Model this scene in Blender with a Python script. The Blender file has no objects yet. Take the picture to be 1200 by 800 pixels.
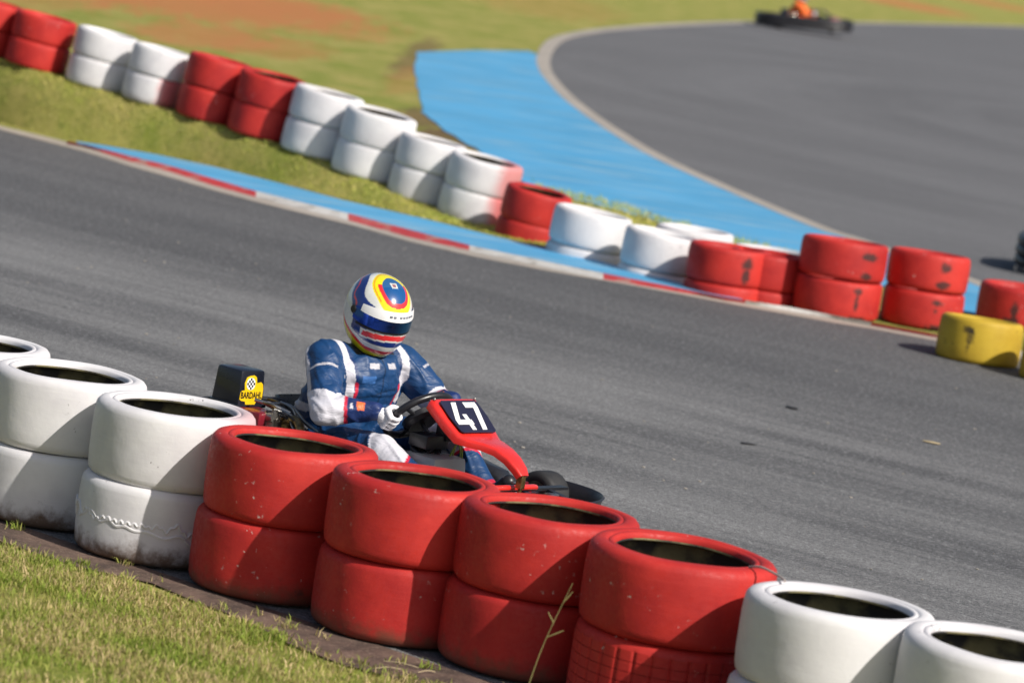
import bpy, bmesh, math, random
import numpy as np
from mathutils import Vector, Matrix, noise as mnoise
random.seed(7); RNG = np.random.default_rng(7)
S = bpy.context.scene
COL = S.collection
R_ = math.radians

# ------------------------------------------------------------------ camera
CH, CP, CR, CF = 2.826, R_(7.0), R_(8.783), 4392.0      # height, pitch, roll, focal length (px at 1200 wide)
fw = Vector((0, math.cos(CP), -math.sin(CP))); r0 = Vector((1, 0, 0)); u0 = r0.cross(fw)
cr = math.cos(CR)*r0 + math.sin(CR)*u0; cu = -math.sin(CR)*r0 + math.cos(CR)*u0
cam_d = bpy.data.cameras.new('camera'); cam = bpy.data.objects.new('camera', cam_d); COL.objects.link(cam)
cam.matrix_world = Matrix(((cr.x, cu.x, -fw.x, 0), (cr.y, cu.y, -fw.y, 0), (cr.z, cu.z, -fw.z, CH), (0, 0, 0, 1)))
cam_d.sensor_width = 36; cam_d.lens = CF*36/1200; cam_d.clip_start = .5; cam_d.clip_end = 6000
cam_d.dof.use_dof = True; cam_d.dof.focus_distance = 15.9; cam_d.dof.aperture_fstop = 3.2
S.camera = cam

def g(px, py, z=0.0):                                    # point of the ground seen at a place of the 1200x800 survey photo
    d = fw + cr*((px-600)/CF) + cu*((400-py)/CF)
    t = (z-CH)/d.z
    return Vector((d.x*t, d.y*t, z))

# ------------------------------------------------------------------ world and sun
SUN = Vector((math.cos(R_(-41)), math.sin(R_(-41)), 0)); EL = R_(40)
w = bpy.data.worlds.new('World'); S.world = w; w.use_nodes = True
nt = w.node_tree; bg = nt.nodes['Background']
sky = nt.nodes.new('ShaderNodeTexSky'); sky.sky_type = 'NISHITA'; sky.sun_disc = False
sky.sun_elevation = EL; sky.sun_rotation = math.atan2(SUN.x, SUN.y); sky.air_density = 1.0; sky.dust_density = 2.5
nt.links.new(sky.outputs[0], bg.inputs[0]); bg.inputs[1].default_value = 0.082
sd = bpy.data.lights.new('sun', 'SUN'); sd.energy = 4.6; sd.angle = R_(.6); sd.color = (1, .95, .87)
so = bpy.data.objects.new('sun', sd); COL.objects.link(so)
sdir = Vector((SUN.x*math.cos(EL), SUN.y*math.cos(EL), math.sin(EL))).normalized()
so.rotation_euler = sdir.to_track_quat('Z', 'Y').to_euler(); so.location = (5, -5, 12)
S.view_settings.view_transform = 'Standard'; S.view_settings.look = 'None'; S.view_settings.exposure = 0.1; S.view_settings.gamma = 1

# ------------------------------------------------------------------ materials
def lin(r, gg, b):
    f = lambda c: (c/255/12.92) if c/255 <= .04045 else ((c/255+.055)/1.055)**2.4
    return (f(r), f(gg), f(b), 1)
class M:
    def __init__(s, name, rough=.6, spec=.5):
        s.m = bpy.data.materials.new(name); s.m.use_nodes = True; s.t = s.m.node_tree
        s.p = s.t.nodes['Principled BSDF']; s.p.inputs['Roughness'].default_value = rough
        s.p.inputs['Specular IOR Level'].default_value = spec
    def n(s, typ, **k):
        x = s.t.nodes.new(typ)
        for a, v in k.items(): setattr(x, a, v)
        return x
    def set(s, sock, v):
        if isinstance(v, bpy.types.NodeSocket): s.t.links.new(v, sock)
        else:
            if isinstance(v, tuple) and len(v) == 3 and sock.type == 'RGBA': v = v+(1,)
            sock.default_value = v
    def co(s, scale=(1, 1, 1), rot=(0, 0, 0), loc=(0, 0, 0)):
        tc = s.n('ShaderNodeTexCoord'); mp = s.n('ShaderNodeMapping'); src = tc.outputs['Object']
        if rot != (0, 0, 0):
            mr = s.n('ShaderNodeMapping'); mr.inputs['Rotation'].default_value = rot; s.t.links.new(src, mr.inputs[0]); src = mr.outputs[0]; rot = (0, 0, 0)
        s.t.links.new(src, mp.inputs[0])
        mp.inputs['Scale'].default_value = scale; mp.inputs['Rotation'].default_value = rot; mp.inputs['Location'].default_value = loc
        return mp.outputs[0]
    def noise(s, scale, detail=4, rough=.55, co=None, dist=0, rnd=False):
        x = s.n('ShaderNodeTexNoise'); x.noise_dimensions = '4D' if rnd else '3D'
        x.inputs['Scale'].default_value = scale; x.inputs['Detail'].default_value = detail; x.inputs['Roughness'].default_value = rough
        x.inputs['Distortion'].default_value = dist
        if co is None: co = s.co()
        s.t.links.new(co, x.inputs['Vector'])
        if rnd:
            oi = s.n('ShaderNodeObjectInfo'); s.t.links.new(s.math('MULTIPLY', oi.outputs['Random'], 40.0), x.inputs['W'])
        return x.outputs[0]
    def math(s, op, a, b=0.0, c=0.0, clamp=False):
        x = s.n('ShaderNodeMath', operation=op, use_clamp=clamp)
        for i, v in enumerate((a, b, c)): s.set(x.inputs[i], v)
        return x.outputs[0]
    def ramp(s, v, lo, hi, a=0.0, b=1.0):
        x = s.n('ShaderNodeMapRange', interpolation_type='SMOOTHSTEP'); s.set(x.inputs[0], v)
        for i, q in enumerate((lo, hi, a, b)): x.inputs[i+1].default_value = q
        return x.outputs[0]
    def mix(s, f, a, b, mode='MIX'):
        x = s.n('ShaderNodeMix', data_type='RGBA', blend_type=mode)
        s.set(x.inputs[0], f); s.set(x.inputs[6], a); s.set(x.inputs[7], b)
        return x.outputs[2]
    def bump(s, h, strength=.3, dist=.01, prev=None):
        x = s.n('ShaderNodeBump'); x.inputs['Strength'].default_value = strength; x.inputs['Distance'].default_value = dist
        s.set(x.inputs['Height'], h)
        if prev is not None: s.set(x.inputs['Normal'], prev)
        return x.outputs[0]
    def xyz(s, co=None):
        x = s.n('ShaderNodeSeparateXYZ'); s.t.links.new(co or s.co(), x.inputs[0]); return x.outputs
    def done(s, color=None, rough=None, normal=None):
        if color is not None: s.set(s.p.inputs['Base Color'], color)
        if rough is not None: s.set(s.p.inputs['Roughness'], rough)
        if normal is not None: s.set(s.p.inputs['Normal'], normal)
        return s.m

def plain(name, c, rough=.5, metal=0, var=.25, scale=14, bumpy=.15, coat=0):
    m = M(name, rough); c = tuple(c)[:3]
    n = m.noise(scale, 5, .6); f = m.ramp(n, .3, .7)
    d = tuple(x*(1-var) for x in c)
    m.p.inputs['Metallic'].default_value = metal
    m.p.inputs['Coat Weight'].default_value = coat
    return m.done(m.mix(f, d, c), m.ramp(n, .3, .75, rough*.8, min(1, rough*1.2)), m.bump(m.noise(scale*12, 3), bumpy, .002))

def attr_mat(name, rough=.7, coat=0.0, fold=0.0, sheen=0.0):
    m = M(name, rough)
    a = m.n('ShaderNodeAttribute', attribute_name='paint')
    m.p.inputs['Coat Weight'].default_value = coat; m.p.inputs['Coat Roughness'].default_value = .08
    m.p.inputs['Sheen Weight'].default_value = sheen
    nn = None
    if fold:
        f = m.noise(7, 3, .5, m.co((1, 1, 2.0), (.3, .5, 0)), 1.4)
        nn = m.bump(f, fold, .02); nn = m.bump(m.noise(420, 2), .12, .001, nn)
    c = m.mix(m.ramp(m.noise(30, 4), .35, .7, 0, .14), a.outputs['Color'], (.02, .02, .025))
    return m.done(c, None, nn)

RED = (.54, .030, .022); WHITE = (.74, .725, .73); YEL = (.56, .38, .03)
def tyre_mat(name, col, kind, marks=(), spray=None, dirt=0.0, chips=1.0):
    m = M(name, .55, .4)
    x, y, z = m.xyz()
    big = m.noise(3.2, 4, .6, rnd=True); fine = m.noise(60, 4, .6, rnd=True)
    brush = m.noise(9, 5, .6, m.co((1, 1, 14)), rnd=True)
    if kind == 'red':   dark = (.36, .014, .014); light = (.56, .05, .042); chip = (.62, .50, .46)
    elif kind == 'white': dark = (.60, .58, .60); light = (.80, .79, .78); chip = (.10, .085, .08)
    else: dark = (.42, .27, .02); light = (.62, .46, .07); chip = (.05, .04, .02)
    c = m.mix(m.ramp(big, .32, .7), dark, col)
    c = m.mix(m.ramp(brush, .5, .8, 0, .3), c, light)
    c = m.mix(m.ramp(fine, .58, .8, 0, .28), c, dark)
    if spray:                                             # overspray of red paint from the neighbouring tyre
        sx, sw, amt = spray
        f = m.math('ADD', x, m.math('MULTIPLY', m.math('SUBTRACT', big, .5), .18))
        c = m.mix(m.math('MULTIPLY', m.ramp(f, sx, sx+sw), amt), c, (.55, .10, .10))
    cn = m.noise(34, 5, .7, rnd=True); gate = m.ramp(m.noise(4, 2, rnd=True), .5, .62)
    cm = m.math('MULTIPLY', m.ramp(cn, .635, .655), gate); cm = m.math('MULTIPLY', cm, chips)
    c = m.mix(cm, c, chip)
    if dirt:                                              # soil splashed and rubbed on the foot of the lowest tyres
        dn = m.math('SUBTRACT', m.math('MULTIPLY', m.noise(13, 6, .7, rnd=True), .20), z)
        c = m.mix(m.math('MULTIPLY', m.ramp(dn, .0, .09), dirt), c, (.11, .062, .035))
        dn2 = m.math('MULTIPLY', m.ramp(m.noise(8, 7, .75, rnd=True), .62, .66), m.ramp(z, .16, .0))
        c = m.mix(m.math('MULTIPLY', dn2, dirt), c, (.05, .035, .03))
    for (mx, my, mz, rw, rz) in marks:                    # black rubber scuffs
        dx = m.math('MULTIPLY', m.math('SUBTRACT', x, mx), 1/rw); dy = m.math('MULTIPLY', m.math('SUBTRACT', y, my), 1/(rw*1.6))
        dz = m.math('MULTIPLY', m.math('SUBTRACT', z, mz), 1/rz)
        q = m.math('ADD', m.math('ADD', m.math('MULTIPLY', dx, dx), m.math('MULTIPLY', dy, dy)), m.math('MULTIPLY', dz, dz))
        q = m.math('ADD', q, m.math('MULTIPLY', m.math('SUBTRACT', m.noise(22, 6, .75), .5), 4.2))
        c = m.mix(m.ramp(q, 1.45, .35, 0, .88), c, (.018, .016, .016))
    h = m.math('ADD', m.math('MULTIPLY', brush, .25), m.math('MULTIPLY', m.noise(24, 4, .6, rnd=True), .8))
    h = m.math('SUBTRACT', h, m.math('MULTIPLY', cm, .5))
    nn = m.bump(h, .26, .006); nn = m.bump(m.noise(170, 3, .6, rnd=True), .12, .002, nn)
    return m.done(c, m.ramp(fine, .3, .7, .50, .78), nn)

m_red = tyre_mat('red_paint', RED, 'red'); m_red_low = tyre_mat('red_paint_soiled', RED, 'red', dirt=.75)
m_white = tyre_mat('white_paint', WHITE, 'white'); m_white_low = tyre_mat('white_paint_soiled', WHITE, 'white', dirt=.95)
m_yel = tyre_mat('yellow_paint', YEL, 'yellow', marks=[(-.10, -.27, .17, .035, .055), (-.13, -.26, .215, .045, .03), (-.11, -.27, .10, .022, .05)])
m_yel2 = tyre_mat('yellow_paint_clean', YEL, 'yellow')
m_w_spray = tyre_mat('white_paint_oversprayed', WHITE, 'white', spray=(.07, .14, .75))
m_w_spray2 = tyre_mat('white_paint_heavy_overspray', WHITE, 'white', spray=(.05, .14, .9), dirt=.4)
m_w_spray_s = tyre_mat('white_paint_light_overspray', WHITE, 'white', spray=(.17, .12, .4))
m_r_m16 = tyre_mat('red_paint_scuffed', RED, 'red', marks=[(.17, -.27, .20, .07, .034), (.16, -.28, .045, .045, .03)])
m_r_m16b = tyre_mat('red_paint_scuffed_low', RED, 'red', marks=[(.12, -.29, .23, .035, .03), (.12, -.29, .14, .02, .06), (.14, -.27, .01, .08, .03)])
m_r_m17 = tyre_mat('red_paint_worn', RED, 'red', marks=[(.10, -.28, .20, .05, .045), (.10, -.28, .06, .06, .035)])
m_r_m17b = tyre_mat('red_paint_worn_low', RED, 'red', marks=[(.08, -.28, .22, .05, .025), (.07, -.28, .16, .025, .03), (.10, -.27, .01, .11, .04)])
m_r_m14 = tyre_mat('red_paint_rubbed', RED, 'red', marks=[(.13, -.27, .19, .05, .06), (.13, -.27, .10, .035, .09)])
m_r_m18 = tyre_mat('red_paint_black_patch', RED, 'red', marks=[(-.07, -.30, .14, .035, .06), (-.08, -.30, .05, .06, .035)])
mi = M('bare_rubber', .75); cc = mi.mix(mi.ramp(mi.noise(7, 5), .42, .6), (.030, .027, .025), (.20, .175, .080))
m_inner = mi.done(cc, None, mi.bump(mi.noise(40, 4), .4, .006))

# asphalt
def asphalt(name, ang, base, dark, pool=0.5, grit=1.0, line=None, curve=None):
    m = M(name, .82, .35)
    rot = (0, 0, ang)
    if curve:                                             # streaks follow the bend round its centre
        X, Y, Z = m.xyz(); dx = m.math('SUBTRACT', X, curve[0]); dy = m.math('SUBTRACT', Y, curve[1])
        rr = m.math('SQRT', m.math('ADD', m.math('MULTIPLY', dx, dx), m.math('MULTIPLY', dy, dy)))
        an = m.math('ARCTAN2', dy, dx); cb = m.n('ShaderNodeCombineXYZ'); m.set(cb.inputs[0], m.math('MULTIPLY', rr, .55)); m.set(cb.inputs[1], m.math('MULTIPLY', an, 1.5))
        cb2 = m.n('ShaderNodeCombineXYZ'); m.set(cb2.inputs[0], m.math('MULTIPLY', rr, 2.6)); m.set(cb2.inputs[1], m.math('MULTIPLY', an, 3.0))
        st = m.noise(1.0, 4, .6, cb.outputs[0]); st2 = m.noise(1.0, 4, .6, cb2.outputs[0])
    else:
        st = m.noise(1.0, 5, .6, m.co((.10, 1.5, 1), rot)); st2 = m.noise(1.0, 6, .65, m.co((.35, 9, 1), rot))
    big = m.noise(.22, 4, .55); g1 = m.noise(34, 4, .75); g2 = m.noise(150, 2, .6)
    c = m.mix(m.ramp(st, .34, .66), dark, base)
    c = m.mix(m.ramp(st2, .50, .66, 0, .6), c, dark)
    c = m.mix(m.ramp(big, .4, .65, 0, pool), c, tuple(v*1.2 for v in base))
    if line:                                              # rubbered-in line on the kerb side of the track
        X, Y, Z = m.xyz(); nx, ny, d0, d1 = line
        q = m.math('ADD', m.math('MULTIPLY', X, nx), m.math('MULTIPLY', Y, ny))
        q = m.math('ADD', q, m.math('MULTIPLY', m.math('SUBTRACT', st, .5), 2.2))
        c = m.mix(m.ramp(q, d0, d1, 0, .72), c, dark)
    c = m.mix(m.ramp(g1, .50, .70, 0, .62*grit), c, tuple(v*1.9 for v in base)); c = m.mix(m.ramp(g1, .46, .30, 0, .6*grit), c, tuple(v*.35 for v in base))
    c = m.mix(m.ramp(g2, .55, .35, 0, .7*grit), c, (.012, .012, .013))
    v = m.n('ShaderNodeTexVoronoi'); v.inputs['Scale'].default_value = 70; m.t.links.new(m.co(), v.inputs[0])
    sp = m.ramp(v.outputs['Distance'], .16, .08); rare = m.ramp(m.noise(60, 0, 0), .66, .70)
    c = m.mix(m.math('MULTIPLY', sp, rare), c, (.34, .31, .27))
    h = m.math('ADD', m.math('MULTIPLY', g1, .7), m.math('MULTIPLY', g2, .6))
    return m.done(c, None, m.bump(h, .7, .006))
TDIR = -math.atan2((g(1100, 395)-g(0, 150)).y, (g(1100, 395)-g(0, 150)).x)
_n = Vector((math.sin(TDIR), math.cos(TDIR), 0)); _a = g(850, 500).dot(_n); _b = g(850, 420).dot(_n)
m_asph = asphalt('asphalt_main', TDIR, (.215, .214, .214), (.086, .086, .090), line=(_n.x, _n.y, _a, _b))
m_asph2 = asphalt('asphalt_far', R_(-75), (.158, .157, .163), (.128, .127, .132), .3, .8, curve=(24.0, 62.0))

# soil and turf
def turf(name, spots, fineness=1.0):
    m = M(name, .95, .2)
    co = m.co(); X, Y, Z = m.xyz(co)
    a = m.noise(1.3, 6, .65, m.co((1, .45, 1))); b = m.noise(14*fineness, 5, .7); c3 = m.noise(60*fineness, 4, .7)
    c = m.mix(m.ramp(a, .35, .65), (.245, .285, .045), (.43, .37, .11))
    c = m.mix(m.ramp(b, .45, .7, 0, .75), c, (.165, .205, .035))
    c = m.mix(m.ramp(c3, .5, .72, 0, .6), c, (.44, .37, .18))
    c = m.mix(m.ramp(c3, .48, .3, 0, .5), c, (.09, .11, .022))
    tot = None
    for (p, sx, sy, col, amt) in spots:
        dx = m.math('MULTIPLY', m.math('SUBTRACT', X, p.x), 1/sx); dy = m.math('MULTIPLY', m.math('SUBTRACT', Y, p.y), 1/sy)
        q = m.math('ADD', m.math('MULTIPLY', dx, dx), m.math('MULTIPLY', dy, dy))
        n = m.noise(1.0, 9, .8, m.co((3.0, .8, 1)))
        q = m.math('ADD', q, m.math('MULTIPLY', m.math('SUBTRACT', n, .5), 5.0))
        c = m.mix(m.math('MULTIPLY', m.ramp(q, 1.15, .35), amt), c, col)
    return m.done(c, None, m.bump(m.math('ADD', b, c3), .8, .03))
ORG = (.50, .20, .075); BRN = (.16, .088, .055)
m_turf = turf('turf', [(g(250, 4), 3.0, 7.5, ORG, .9), (g(330, 10), 1.6, 5, ORG, .75), (g(240, 42), 1.1, 3.6, ORG, .7), (g(60, -5), 1.4, 5, ORG, .4), (g(320, 55), .9, 3, ORG, .5),
                       (g(489, 66), .28, 7, BRN, .6), (g(478, 95), .3, 4, ORG, .3), (g(550, 165), .6, 1.6, BRN, .8), (g(500, 140), .4, 2.2, BRN, .7),
                       (g(1065, 6), 2.6, 12, ORG, .8), (g(1160, 4), 2.6, 16, ORG, .7), (g(640, 5), 2, 10, ORG, .25), (g(410, 40), .8, 3.0, ORG, .3)])
ms = M('packed_soil', .9); X, Y, Z = ms.xyz()
n1 = ms.noise(5, 6, .65); n2 = ms.noise(60, 4, .7)
c = ms.mix(ms.ramp(n1, .35, .65), (.070, .045, .036), (.165, .105, .080)); c = ms.mix(ms.ramp(n2, .52, .70, 0, .7), c, (.30, .22, .16))
m_soil = ms.done(c, None, ms.bump(ms.math('ADD', n1, n2), .8, .012))

def painted(name, col, worn, amt=.35, scale=2.2, stretch=(1, 1, 1)):
    m = M(name, .6, .4)
    n = m.noise(scale, 7, .7, m.co(stretch)); f = m.noise(45, 4, .7); b2 = m.noise(.7, 3, .5)
    c = m.mix(m.ramp(b2, .35, .7), tuple(v*.86 for v in col), col)
    c = m.mix(m.ramp(n, .50, .66, 0, amt), c, worn)
    c = m.mix(m.ramp(n, .44, .32, 0, amt*.8), c, tuple(v*.55 for v in col))
    c = m.mix(m.ramp(f, .6, .75, 0, .3), c, worn)
    return m.done(c, None, m.bump(f, .4, .004))
m_blue = painted('blue_paint', (.090, .37, .64), (.27, .43, .54), .85, 1.3, (.5, 2.4, 1))
m_kred = painted('kerb_red', (.50, .045, .05), (.33, .24, .2), .95, 6)
m_kwhite = painted('kerb_white', (.60, .58, .55), (.28, .25, .22), .95, 6)
m_conc = painted('concrete', (.43, .38, .325), (.26, .22, .18), .5, 9)

# kart materials
m_black = plain('black_plastic', (.018, .018, .022), .38, bumpy=.1)
m_navy = plain('airbox_plastic', (.012, .014, .024), .33, bumpy=.1, coat=.3)
m_rub = plain('tyre_rubber', (.028, .027, .028), .72, bumpy=.4)
m_steel = plain('dull_steel', (.45, .43, .40), .35, 1.0)
m_brass = plain('oily_brass', (.42, .28, .12), .4, 1.0, var=.6, scale=40)
m_dred = plain('dark_red_metal', (.22, .010, .022), .35, coat=.3)
m_kart_red = plain('red_bodywork', (.78, .030, .022), .28, coat=.6, var=.1)
m_plate = plain('number_backing', (.020, .019, .045), .35, var=.15)
m_digit = plain('white_vinyl', (.84, .84, .84), .4, var=.04)
m_yv = plain('yellow_vinyl', (.85, .55, .008), .4, var=.08)
m_bv = plain('black_vinyl', (.012, .012, .012), .4)
m_grey = plain('grey_tank_plastic', (.36, .37, .36), .45, var=.12)
m_seat = plain('seat_shell', (.03, .03, .035), .3)
m_chrome = plain('axle_steel', (.6, .6, .6), .2, 1.0)
m_hose = plain('yellow_green_hose', (.30, .42, .03), .4)
m_pink = plain('pink_bodywork', (.62, .18, .2), .35, coat=.4)
m_suit = attr_mat('suit_cloth', .5, fold=.6)
m_glove = attr_mat('glove_cloth', .7, fold=.2)
m_helm = attr_mat('helmet_paint', .22, coat=.8)
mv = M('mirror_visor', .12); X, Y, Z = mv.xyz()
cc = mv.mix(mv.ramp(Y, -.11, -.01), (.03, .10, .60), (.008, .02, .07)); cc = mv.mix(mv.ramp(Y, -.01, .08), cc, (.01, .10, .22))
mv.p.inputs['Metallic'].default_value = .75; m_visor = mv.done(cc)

# ------------------------------------------------------------------ object helpers
def tag(o, label=None, cat=None, group=None, kind=None):
    if label: o['label'] = label
    if cat: o['category'] = cat
    if group: o['group'] = group
    if kind: o['kind'] = kind
    return o
def link(name, me, mats, parent=None):
    o = bpy.data.objects.new(name, me); COL.objects.link(o)
    for m in (mats if isinstance(mats, (list, tuple)) else [mats]): me.materials.append(m)
    if parent: o.parent = parent
    return o
def build(name, bm, mats, parent=None, smooth=True, bevel=0, auto=None):
    if bevel:
        bmesh.ops.bevel(bm, geom=list(bm.edges), offset=bevel, segments=2, affect='EDGES', profile=.6)
    bmesh.ops.recalc_face_normals(bm, faces=bm.faces)
    me = bpy.data.meshes.new(name); bm.to_mesh(me); bm.free()
    if smooth:
        me.polygons.foreach_set('use_smooth', [True]*len(me.polygons))
        me.set_sharp_from_angle(angle=auto or R_(38))
    return link(name, me, mats, parent)
def empty(name, loc=(0, 0, 0), rz=0):
    o = bpy.data.objects.new(name, None); COL.objects.link(o); o.location = loc; o.rotation_euler = (0, 0, rz)
    o.empty_display_size = .2; return o
def B(): return bmesh.new()
def box(bm, c, s, rot=None, taper=None):
    M4 = Matrix.Translation(c) @ (rot.to_matrix().to_4x4() if rot else Matrix()) @ Matrix.Diagonal((s[0], s[1], s[2], 1))
    r = bmesh.ops.create_cube(bm, size=1, matrix=Matrix())
    for v in r['verts']:
        if taper and v.co.z > 0: v.co.x *= taper; v.co.y *= taper
    bmesh.ops.transform(bm, matrix=M4, verts=r['verts']); return r['verts']
def tube(bm, pts, r, seg=12, closed=False, smooth=0, cap=True):
    P = [Vector(p) for p in pts]
    rs = list(r) if isinstance(r, (list, tuple)) else [r]*len(P)
    if smooth:
        Q = []; RS = []; n = len(P)
        rng = range(n if closed else n-1)
        for i in rng:
            a, b, c2, d = (P[(i-1) % n] if closed or i > 0 else P[i]), P[i], P[(i+1) % n], (P[(i+2) % n] if closed or i+2 < n else P[(i+1) % n])
            for k in range(smooth):
                t = k/smooth
                Q.append(.5*((2*b)+(c2-a)*t+(2*a-5*b+4*c2-d)*t*t+(3*b-a-3*c2+d)*t**3)); RS.append(rs[i]*(1-t)+rs[(i+1) % n]*t)
        if not closed: Q.append(P[-1]); RS.append(rs[-1])
        P, rs = Q, RS
    n = len(P); rings = []; up = None
    for i in range(n):
        if closed: t = (P[(i+1) % n]-P[i-1]).normalized()
        else: t = (P[min(i+1, n-1)]-P[max(i-1, 0)]).normalized()
        if up is None:
            up = Vector((0, 0, 1)) if abs(t.z) < .9 else Vector((1, 0, 0))
        up = (up-t*up.dot(t)).normalized(); s = t.cross(up)
        rings.append([bm.verts.new(P[i]+(up*math.cos(a)+s*math.sin(a))*rs[i]) for a in [2*math.pi*k/seg for k in range(seg)]])
    for i in range(n if closed else n-1):
        A, Bq = rings[i], rings[(i+1) % n]
        off = 0
        if closed and i == n-1:
            off = min(range(seg), key=lambda o: (A[0].co-Bq[o].co).length)
        for k in range(seg): bm.faces.new((A[k], A[(k+1) % seg], Bq[(k+1+off) % seg], Bq[(k+off) % seg]))
    if cap and not closed: bm.faces.new(rings[0][::-1]); bm.faces.new(rings[-1])
def lathe(bm, prof, seg=64, M4=None, closed=False, matidx=None):
    rings = []
    for (r, z) in prof:
        rings.append([bm.verts.new((r*math.cos(2*math.pi*k/seg), r*math.sin(2*math.pi*k/seg), z)) for k in range(seg)])
    n = len(prof)
    for i in range(n if closed else n-1):
        A, C = rings[i], rings[(i+1) % n]
        for k in range(seg):
            f = bm.faces.new((A[k], A[(k+1) % seg], C[(k+1) % seg], C[k]))
            if matidx: f.material_index = matidx[i]
    if M4: bmesh.ops.transform(bm, matrix=M4, verts=[v for q in rings for v in q])
    return rings
def prism(bm, poly, z0, z1, M4=None):
    a = [bm.verts.new((x, y, z0)) for x, y in poly]; b = [bm.verts.new((x, y, z1)) for x, y in poly]
    n = len(poly); bm.faces.new(a[::-1]); bm.faces.new(b)
    for i in range(n): bm.faces.new((a[i], a[(i+1) % n], b[(i+1) % n], b[i]))
    if M4: bmesh.ops.transform(bm, matrix=M4, verts=a+b)
def loft(bm, rings, caps=True):
    V = [[bm.verts.new(p) for p in r] for r in rings]; n = len(V[0])
    for i in range(len(V)-1):
        for k in range(n): bm.faces.new((V[i][k], V[i][(k+1) % n], V[i+1][(k+1) % n], V[i+1][k]))
    if caps: bm.faces.new(V[0][::-1]); bm.faces.new(V[-1])
def copy_tree(o, parent=None):
    c = o.copy(); COL.objects.link(c); c.parent = parent
    for ch in list(o.children): copy_tree(ch, c)
    return c

# ------------------------------------------------------------------ the ground
def sheet(name, pts, z, mat, kind='structure'):
    bm = B(); vs = [bm.verts.new((p.x, p.y, z)) for p in pts]
    f = bm.faces.new(vs); bmesh.ops.triangulate(bm, faces=[f])
    for f in bm.faces:
        if f.normal.z < 0: f.normal_flip()
    me = bpy.data.meshes.new(name); bm.to_mesh(me); bm.free()
    return tag(link(name, me, mat), kind=kind)
bm = B(); n = 60                                          # turf: one sheet to the horizon, finer near the track
xs = sorted({round(s*v, 2) for v in [0, 2, 4, 6, 8, 10, 12, 16, 20, 28, 40, 60, 90, 140, 250, 600, 1500, 3000] for s in (-1, 1)})
grid = [[bm.verts.new((x, y+20, 0)) for y in xs] for x in xs]
for i in range(len(xs)-1):
    for j in range(len(xs)-1): bm.faces.new((grid[i][j], grid[i+1][j], grid[i+1][j+1], grid[i][j+1]))
o = build('ground', bm, m_turf, smooth=False); tag(o, kind='structure')

def ext(p, q, t): return p+(q-p).normalized()*t
L0 = [(-160, 105), (0, 152), (100, 178), (150, 194), (200, 208), (250, 223), (300, 236.5), (417, 265), (480, 283), (553, 300), (640, 317), (727, 332), (877, 360), (976, 378), (1021, 385), (1095, 399), (1200, 421), (1330, 450)]
near = [(0, 604), (1300, 1000)]
def edge_pts(L, z=0): return [g(x, y, z) for x, y in L]
E0 = edge_pts(L0, .004)
nearL = g(-700, 400); nearR = g(1500, 1000)
rowdir = (Vector((1.74, 12.1, 0))-Vector((-1.73, 14.89, 0))).normalized()
perp = Vector((rowdir.y, -rowdir.x, 0))                    # towards the camera
base_near = Vector((-.266, 13.677, 0))
lo1 = base_near+perp*.36-rowdir*30; lo2 = base_near+perp*.36+rowdir*22
hiL = ext(E0[1], E0[0], 32); hiR = ext(E0[-2], E0[-1], 22)
sheet('track_asphalt', [lo1, lo2, hiR]+E0[::-1]+[hiL], .004, m_asph)
s1 = base_near+perp*.70
wob = [base_near+perp*(.56+.07*math.sin(t*1.7)+.05*math.sin(t*4.1+1)+.03*math.sin(t*9))+rowdir*t for t in np.linspace(-14, 12, 90)]
sheet('soil_strip', [base_near+perp*.25-rowdir*14, *[base_near+perp*.25+rowdir*t for t in (-6, 0, 6)], base_near+perp*.25+rowdir*12]+wob[::-1], .009, m_soil)

# kerb: concrete lip, painted wedge and blue apron behind it
def interp(L, x):
    for a, b in zip(L, L[1:]):
        if a[0] <= x <= b[0]: return a[1]+(b[1]-a[1])*(x-a[0])/(b[0]-a[0])
    a, b = (L[0], L[1]) if x < L[0][0] else (L[-2], L[-1]); return a[1]+(b[1]-a[1])*(x-a[0])/(b[0]-a[0])
G1 = [(-160, 100.5), (0, 147.5), (78, 166), (100, 172.5), (150, 188.5), (200, 201.5), (250, 217.5), (300, 231), (408, 258), (480, 278), (547, 293), (707, 327), (873, 355), (976, 373), (1021, 380.5), (1095, 395), (1330, 444)]
G2 = [(78, 165), (100, 169.5), (150, 182.5), (200, 194.5), (250, 209.5), (300, 224), (408, 250), (480, 269), (553, 288), (707, 320), (847, 347.5), (874, 351.5), (930, 360.5), (1021, 377.5), (1095, 391), (1330, 438)]
G3 = [(86, 164.5), (92, 166), (120, 170), (183, 181), (250, 195), (325, 214), (400, 234), (500, 257), (580, 277), (680, 300), (767, 323), (847, 346), (880, 352)]
def strip(name, La, Lb, za, zb, xs, mats, midx=None, skirt=None, skirta=False):
    bm = B(); A = [bm.verts.new(g(x, interp(La, x), za)) for x in xs]; C = [bm.verts.new(g(x, interp(Lb, x), zb)) for x in xs]
    for i in range(len(xs)-1):
        f = bm.faces.new((A[i], A[i+1], C[i+1], C[i]))
        if midx: f.material_index = midx((xs[i]+xs[i+1])/2)
    if skirt is not None:
        D = [bm.verts.new(v.co+Vector((0.0, .03, -zb-.01))) for v in C]
        for i in range(len(xs)-1):
            f = bm.faces.new((C[i], C[i+1], D[i+1], D[i]))
            if midx: f.material_index = midx((xs[i]+xs[i+1])/2)
    me = bpy.data.meshes.new(name); bmesh.ops.recalc_face_normals(bm, faces=bm.faces); bm.to_mesh(me); bm.free()
    return tag(link(name, me, mats), kind='structure')
xl = list(range(-160, 1331, 10))
strip('kerb_edging', L0, G1, .007, .011, xl, m_conc)
cuts = [79, 300, 408, 550, 707, 874, 1021, 1140, 1250]
xk = sorted(set([v for v in range(80, 1331, 10)]+cuts))
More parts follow.
